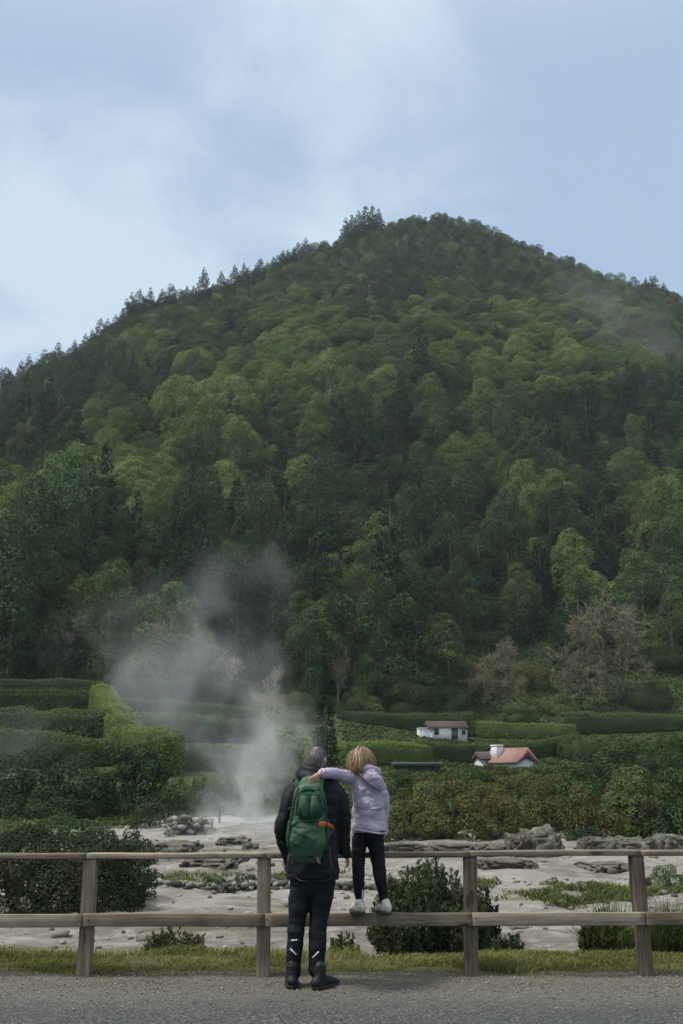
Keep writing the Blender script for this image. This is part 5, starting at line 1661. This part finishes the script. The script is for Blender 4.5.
me = remesh(b, .006, 3, 'top_pocket'); wrinkle(me, 17, .009, 3, 12); tp = obj('top_pocket', sub_root(me, broot), M['pack_mesh'], broot)
ov = [(297, 818), (296.6, 808), (298.5, 796), (303.5, 790.5), (310, 789.5), (316, 791.5), (320.5, 798), (321.5, 808), (321, 818)]
b = MB(); b.tube([bk.j(a, c, -.118 + .025 * abs(a - 309) / 12) for a, c in ov], [.0065] * len(ov), n=8, sub=4, ref=(0, 1, .05)); b.build('piping', M['pack_dark'], tp, True, broot.location)
for sx in (-1, 1):
    b = MB(); bw(b, [(309 + sx * 5.5, 799, -.125, 3.8, 2.5), (309 + sx * 5.2, 806, -.13, 4.6, 3), (309 + sx * 3.2, 815, -.125, 3.4, 2.2)], n=14, sq=2.0); me = remesh(b, .005, 2, 'flap'); obj('flap', sub_root(me, broot), M['pack'], tp)
b = MB(); b.tube([bk.j(309, 797, -.135), bk.j(309, 808, -.14), bk.j(308.6, 820, -.13)], [.006] * 3, n=7, sub=3); b.build('strap', M['pack_dark'], tp, True, broot.location)
for sx in (-1, 1):
    b = MB(); bw(b, [(308.5 + sx * 18.5, 824, -.01, 3, 7), (308 + sx * 19.5, 838, -.01, 3.6, 9), (307.5 + sx * 18, 849, -.0, 3, 7)], n=14); me = remesh(b, .006, 3, 'side_pocket'); wrinkle(me, 20, .005, 2, 4); obj('side_pocket', sub_root(me, broot), M['pack_mesh'], broot)
    b = MB(); b.tube([bk.j(309 + sx * 11, 791, .03), bk.j(309 + sx * 12.5, 783, .05), bk.j(309 + sx * 13, 779.5, .14), bk.j(309 + sx * 13.5, 783, .30)], [(.020, .006), (.022, .008), (.024, .009), (.022, .008)], n=10, sub=5, ref=(0, 1, .3)); b.build('shoulder_strap', M['pack_mesh'], broot, True, broot.location)
b = MB(); b.tube([bk.j(305, 786.5, .02), bk.j(306.5, 781.5, .02), bk.j(311, 781.5, .02), bk.j(313, 786.5, .02)], [.006] * 4, n=8, sub=4); b.build('haul_loop', M['strap'], broot, True, broot.location)
b = MB(); b.tube([bk.j(320.0, 824, -.125), bk.j(325, 824.3, -.09), bk.j(331, 826.5, -.02), bk.j(333, 829, .03)], [(.020, .005), (.019, .005), (.014, .005), (.008, .004)], n=10, sub=4, ref=(.1, 1, 0)); b.build('side_strap', M['orange'], broot, True, broot.location, label='orange compression strap')
b = MB(); b.tube([bk.j(333, 829, .02), bk.j(329, 836, -.03), bk.j(325, 841, -.05)], [(.006, .004)] * 3, n=8, sub=3); b.build('cord', M['pack'], broot, True, broot.location)
for pts, mt in (([(315.5, 853, -.05), (317, 858, -.06), (319.5, 863, -.06)], 'strap_grey'), ([(328.5, 846, .0), (330, 858, -.02), (331.5, 867, -.01)], 'strap'), ([(290, 854, .0), (288.5, 860, -.02), (288, 872, -.01)], 'strap'), ([(313, 851, -.08), (311, 857, -.08), (310, 856, -.05)], 'pack_dark')):
    b = MB(); b.tube([bk.j(*p) for p in pts], [(.010, .003)] * 3, n=8, sub=3); b.build('strap', M[mt], broot, True, broot.location)
for sx in (-1, 1):
    b = MB(); b.tube([bk.j(309.5 + sx * 11, 788, -.062), bk.j(309.5 + sx * 15, 800, -.088), bk.j(309 + sx * 17, 815, -.086), bk.j(308.5 + sx * 18.4, 828, -.075)], [(.010, .0035)] * 4, n=8, sub=4); b.build('strap', M['strap'], broot, True, broot.location)
    b = MB(); b.tube([bk.j(309 + sx * 15, 808, -.105), bk.j(309 + sx * 19, 808.5, -.06), bk.j(309 + sx * 20.5, 809, .0)], [(.009, .0035)] * 3, n=8, sub=4, ref=(.1, 1, 0)); b.build('side_strap', M['pack_dark'], broot, True, broot.location)
for (a, c) in ((299, 834), (309, 838), (303, 847)):
    b = MB(); b.tube([bk.j(a - 6, c - 3, -.138), bk.j(a, c, -.144), bk.j(a + 7, c + 4, -.136)], [.003] * 3, n=6, sub=3, ref=(0, 0, 1)); b.build('seam', M['pack_dark'], fp, True, broot.location)

# --- the child on the lower rail
c_ = Fig(9.19)
croot = empty('person', (c_.j(371, 912).x, 9.2, .49), 'small fair-haired child in lilac jacket and black leggings standing on the lower rail', 'person')
CC = c_.j(360.8, 760, -.005); CR = (.060, .074, .088); CYW = R(-32)
b = MB(); head(b, CC, CR, CYW)
limb(b, c_, [(363, 774, 0, 5.5, 6), (362, 764, .0, 5.5, 6)])
limb(b, c_, [(366, 778, 0, 14, 8), (368, 800, 0, 13, 8.5), (369, 826, 0, 13, 9), (370, 832, 0, 13, 9)])
limb(b, c_, [(353, 777, -.0, 5, 5), (340, 775, -.12, 4.5, 4.5), (328, 773.5, -.36, 3.6, 3.6), (320.5, 774, -.47, 2.8, 2.8)], ref=(0, 0, 1))
limb(b, c_, [(379, 780, .0, 5, 5), (383.5, 805, .02, 4.5, 4.5), (383, 830, .08, 3.4, 3.4)])
w_ = c_.j(320.5, 774, -.47)
fingers(b, w_, (-.80, -.05, -.60), (.35, .2, -.8), (-.1, 1, .2), .125, .35, 1)
fingers(b, c_.j(383, 830, .08), (.02, .3, -1), (.3, 1, .2), (1, 0, .1), .125, .4, 1)
limb(b, c_, [(358, 828, .0, 6.5, 7), (358.7, 860, .0, 4.8, 5.2), (359, 880, -.01, 4.2, 4.8), (359.5, 905, .0, 3, 3.4)])
limb(b, c_, [(373, 828, .0, 6.5, 7), (378, 862, .0, 4.8, 5.2), (381, 882, -.01, 4.2, 4.8), (384.5, 905, .0, 3, 3.4)])
obj('body', sub_root(remesh(b, .0055, 2, 'body'), croot), M['skin'], croot)
face_marks(CC, CR, CYW, croot, croot.location, None)
covc = lambda d: (d[:, 2] > .55 * d[:, 1] - .35) & ~((d[:, 1] > .42) & (d[:, 2] < .5))
strands('hair', CC, CR, CYW, 3600, lambda d: .095 + .10 * np.clip(d[:, 2] + .35, 0, 1) + .02 * d[:, 0], croot, M['hair_fair'], 8, covc, .0024, .010, 1.0, None, .30)
b = MB()
limb(b, c_, [(362.5, 771, .0, 9, 7), (365, 777, .0, 15, 9.5), (367.3, 790, .0, 16.3, 11), (368.2, 806, .0, 16, 11.5), (369, 820, .0, 16.6, 12), (369.8, 832, .0, 17.6, 12.5)], n=24, sq=2.4, re=False)
limb(b, c_, [(357, 778, .0, 7, 8), (351, 777.5, -.03, 6.8, 7), (343, 775.5, -.12, 6.0, 6), (334, 773, -.27, 5.3, 5.3), (326, 772.8, -.40, 4.9, 4.9), (321.8, 773.4, -.45, 4.6, 4.6)], ref=(0, 0, 1))
limb(b, c_, [(376, 779, .0, 6.5, 8), (381, 789, .01, 6.3, 7.4), (383.8, 803, .02, 5.6, 6.4), (384.2, 817, .05, 5.0, 5.6), (383, 832, .08, 4.2, 4.6)])
# fallen hood
limb(b, c_, [(362, 772, -.05, 6, 5), (369, 775, -.10, 7.5, 5.5), (376, 781, -.105, 7, 5), (380.5, 787, -.08, 4.5, 4)], ref=(0, 1, .1))
limb(b, c_, [(356, 770, .0, 3, 5), (362, 768.5, -.085, 3.4, 4.4), (370, 769.5, -.10, 3.6, 4.4), (378, 772.5, -.06, 3.2, 4.6)], ref=(0, 0, 1))
me = remesh(b, .007, 3, 'jacket'); wrinkle(me, 11, .0085, 3, 21, (1, 1, 1.5)); wrinkle(me, 30, .002, 2, 24, (1, 1, 1.6))
jk = obj('jacket', sub_root(me, croot), M['lilac'], croot)
b = MB(); b.tube([c_.j(354, 806.5, -.085), c_.j(361, 808.5, -.105), c_.j(369, 809.3, -.112), c_.j(377, 809, -.10), c_.j(383, 807.5, -.06)], [.0045] * 5, n=7, sub=4, ref=(0, 0, 1)); b.build('waist_seam', M['lilac_dark'], jk, True, croot.location)
b = MB(); b.tube([c_.j(360, 774, -.115), c_.j(367, 781, -.142), c_.j(374, 786.5, -.145), c_.j(380, 788.5, -.115), c_.j(383, 784, -.07), c_.j(383, 777, -.045)], [.0055] * 6, n=7, sub=4, ref=(0, 1, .1)); b.build('hood_edge', M['lilac_dark'], jk, True, croot.location)
b = MB(); b.tube([c_.j(352.8, 829, -.03), c_.j(360, 830.5, -.105), c_.j(369, 832, -.122), c_.j(379, 833.5, -.105), c_.j(386.5, 833, -.02)], [.0065] * 5, n=8, sub=4, ref=(0, 0, 1)); b.build('hem', M['lilac'], jk, True, croot.location)
b = MB(); b.tube([c_.j(321.4, 769.6, -.47), c_.j(320.3, 773.6, -.49), c_.j(321.6, 777.4, -.465)], [.006] * 3, n=7, sub=3, ref=(1, 0, 0)); b.build('cuff', M['lilac'], jk, True, croot.location)
b = MB()
limb(b, c_, [(369, 822, .0, 14, 9.5), (369, 832, .0, 13.5, 9.5)], n=18)
limb(b, c_, [(361, 828, .0, 8.2, 8.6), (358.8, 848, .0, 7.6, 8), (358.4, 864, -.005, 6.5, 7), (358.6, 882, -.015, 6.0, 6.6), (359.3, 898, .0, 4.3, 4.8), (359.8, 906, .0, 4.0, 4.4)])
limb(b, c_, [(374.5, 828, .0, 9.2, 8.6), (376.4, 848, .0, 8.3, 8), (378.5, 864, -.005, 7.0, 7), (381, 882, -.015, 6.2, 6.6), (383.6, 898, .0, 4.4, 4.8), (384.8, 905, .0, 4.0, 4.4)])
me = remesh(b, .006, 2, 'leggings'); wrinkle(me, 14, .004, 2, 31, (1, 1, 2)); lg = obj('leggings', sub_root(me, croot), M['legging'], croot)
b = MB(); b.tube([c_.j(361.8, 889, -.045), c_.j(362.6, 895, -.045), c_.j(361.6, 901, -.04)], [(.005, .003)] * 3, n=7, sub=3); b.build('white_flash', M['white_trim'], lg, True, croot.location)
RZ_ = lows[2] + .0495 + .001
for (px, yaw) in ((362.5, -.45), (388.5, -.42)):
    hx = c_.j(px, 911).x
    o = shoe(None, croot, None, 'shoe', M['shoe'], M['shoe_dark'], .043, .085, (hx, 9.125, RZ_), (hx + .19 * math.sin(yaw), 9.125 + .19 * math.cos(yaw), RZ_))
    b = MB(); b.tube([(hx - .022, 9.128, RZ_ + .055), (hx, 9.116, RZ_ + .05), (hx + .022, 9.128, RZ_ + .055)], [.006] * 3, n=7, sub=3, ref=(0, 0, 1)); b.build('heel_patch', M['shoe_dark'], o, True, croot.location)

# ------------------------------------------------------------------ steam
def steam(name, label, Yc, prof, dens, depth=1.0, sc=.5, edge=.5, seed=0., col=(.95, .96, .97)):
    """one drifting column: prof = (py, px centre, half width px, density) from the vent upwards"""
    pts = [(P(a, y, Yc), hw) for y, a, hw, _ in prof]
    z = np.array([p.z for p, _ in pts]); z0, z1 = z.min(), z.max()
    order_ = np.argsort(z); z = z[order_]
    X = np.array([p.x for p, _ in pts])[order_]; Wd = np.array([(P(341 + hw, 700, Yc) - P(341, 700, Yc)).x for _, hw in pts])[order_]; D = np.array([q[3] for q in prof])[order_]
    x0, x1 = (X - Wd).min() - 1, (X + Wd).max() + 1; Wm = Wd.max()
    def curve(t, v, vals, lo, hi):
        nd = t.n('ShaderNodeFloatCurve'); t.set(nd.inputs['Value'], v); cu = nd.mapping.curves[0]
        nd.mapping.use_clip = True
        us = (z - z0) / (z1 - z0); vs = (vals - lo) / (hi - lo)
        while len(cu.points) < len(us): cu.points.new(.5, .5)
        for p, u, q in zip(cu.points, us, vs): p.location = (u, q)
        nd.mapping.update()
        return t.math('ADD', t.math('MULTIPLY', nd.outputs[0], hi - lo), lo)
    def f(t, out):
        g = t.n('ShaderNodeNewGeometry'); s = t.n('ShaderNodeSeparateXYZ'); t.set(s.inputs[0], g.outputs['Position'])
        u = t.math('DIVIDE', t.math('SUBTRACT', s.outputs[2], z0), z1 - z0, clamp=True)
        cx = curve(t, u, X, x0, x1); wd = curve(t, u, Wd, 0, Wm * 1.05); de = curve(t, u, D, 0, 1)
        dx = t.math('DIVIDE', t.math('SUBTRACT', s.outputs[0], cx), wd); dy = t.math('DIVIDE', t.math('SUBTRACT', s.outputs[1], Yc), t.math('MULTIPLY', wd, depth))
        r2 = t.math('SQRT', t.math('ADD', t.math('MULTIPLY', dx, dx), t.math('MULTIPLY', dy, dy)))
        n = t.noise(t.mapping(g.outputs['Position'], (1, 1, .8), (seed, seed * .7, 0)), sc, 5, .58, .6)
        v = t.math('SUBTRACT', t.math('ADD', t.math('SUBTRACT', 1.0, r2), t.math('MULTIPLY', t.math('SUBTRACT', n, .5), 3.8)), .12)
        v = t.maprange(v, 0.0, edge * 1.6)
        ends = t.math('MULTIPLY', t.maprange(u, 1.0, .86), t.maprange(r2, 1.45, .9))
        v = t.math('MULTIPLY', t.math('MULTIPLY', t.math('MULTIPLY', v, de), dens), ends)
        p = t.n('ShaderNodeVolumePrincipled'); p.inputs['Color'].default_value = (*col, 1); t.set(p.inputs['Density'], v); p.inputs['Anisotropy'].default_value = .1
        t.set(out.inputs[1], p.outputs[0])
    mt = material(name, f)
    a = np.linspace(0, 2 * np.pi, 20, endpoint=False)
    us = np.linspace(0, 1, 14)
    zc = z0 + us * (z1 - z0); cxs = np.interp(zc, z, X); ws = np.interp(zc, z, Wd) * 1.55
    rings = np.stack([np.stack([cx + w_ * np.cos(a), Yc + w_ * depth * np.sin(a), np.full(20, q)], 1) for cx, w_, q in zip(cxs, ws, zc)])
    b = MB(); b.grid(rings); o = b.build(name, mt)
    return tag(o, label, kind='stuff')


steam('steam_column', 'white steam column rising from the vent left of the tall person', 41.0, [(862, 240, 84, .8), (842, 240, 86, 1), (820, 244, 72, 1), (797, 250, 58, .95), (770, 254, 60, .75), (745, 258, 62, .62), (722, 264, 58, .45), (700, 258, 56, .3), (680, 248, 62, .2), (655, 232, 74, .14), (625, 218, 80, .14)], .27, 2.0, .85, .8, 2.0)
steam('steam_drift', 'thin steam drifting over the hedges and the forest foot', 72.0, [(800, 205, 70, .35), (770, 190, 85, .5), (740, 180, 95, .6), (700, 170, 105, .7), (660, 165, 115, .85), (620, 180, 115, .8), (590, 205, 100, .6), (560, 235, 80, .4), (520, 255, 70, .14)], .075, .8, .26, .9, 9.0)
steam('mist', 'thin bluish mist over the western hedges', 66.0, [(812, 10, 60, .5), (780, 15, 70, .8), (750, 20, 75, .8), (725, 30, 70, .5), (700, 35, 60, .2)], .05, .8, .16, 1.0, 4.0)
steam('mist_wisp', 'thin wisp of mist below the eastern ridge', 420.0, [(440, 668, 40, .3), (390, 655, 60, .7), (350, 640, 70, .8), (310, 610, 75, .9), (270, 570, 70, .7), (240, 530, 50, .3)], .010, .5, .028, .9, 5.0)

# haze
def hz(t, out):
    v = t.n('ShaderNodeVolumePrincipled'); v.inputs['Color'].default_value = (.86, .93, 1.0, 1); v.inputs['Density'].default_value = 0.00010; v.inputs['Anisotropy'].default_value = .2
    t.set(out.inputs[1], v.outputs[0])
M['haze'] = material('haze', hz)
_b = MB(); _b.box((0, 300, 190), (1000, 900, 390)); _h = _b.build('haze', M['haze']); tag(_h, kind='stuff')
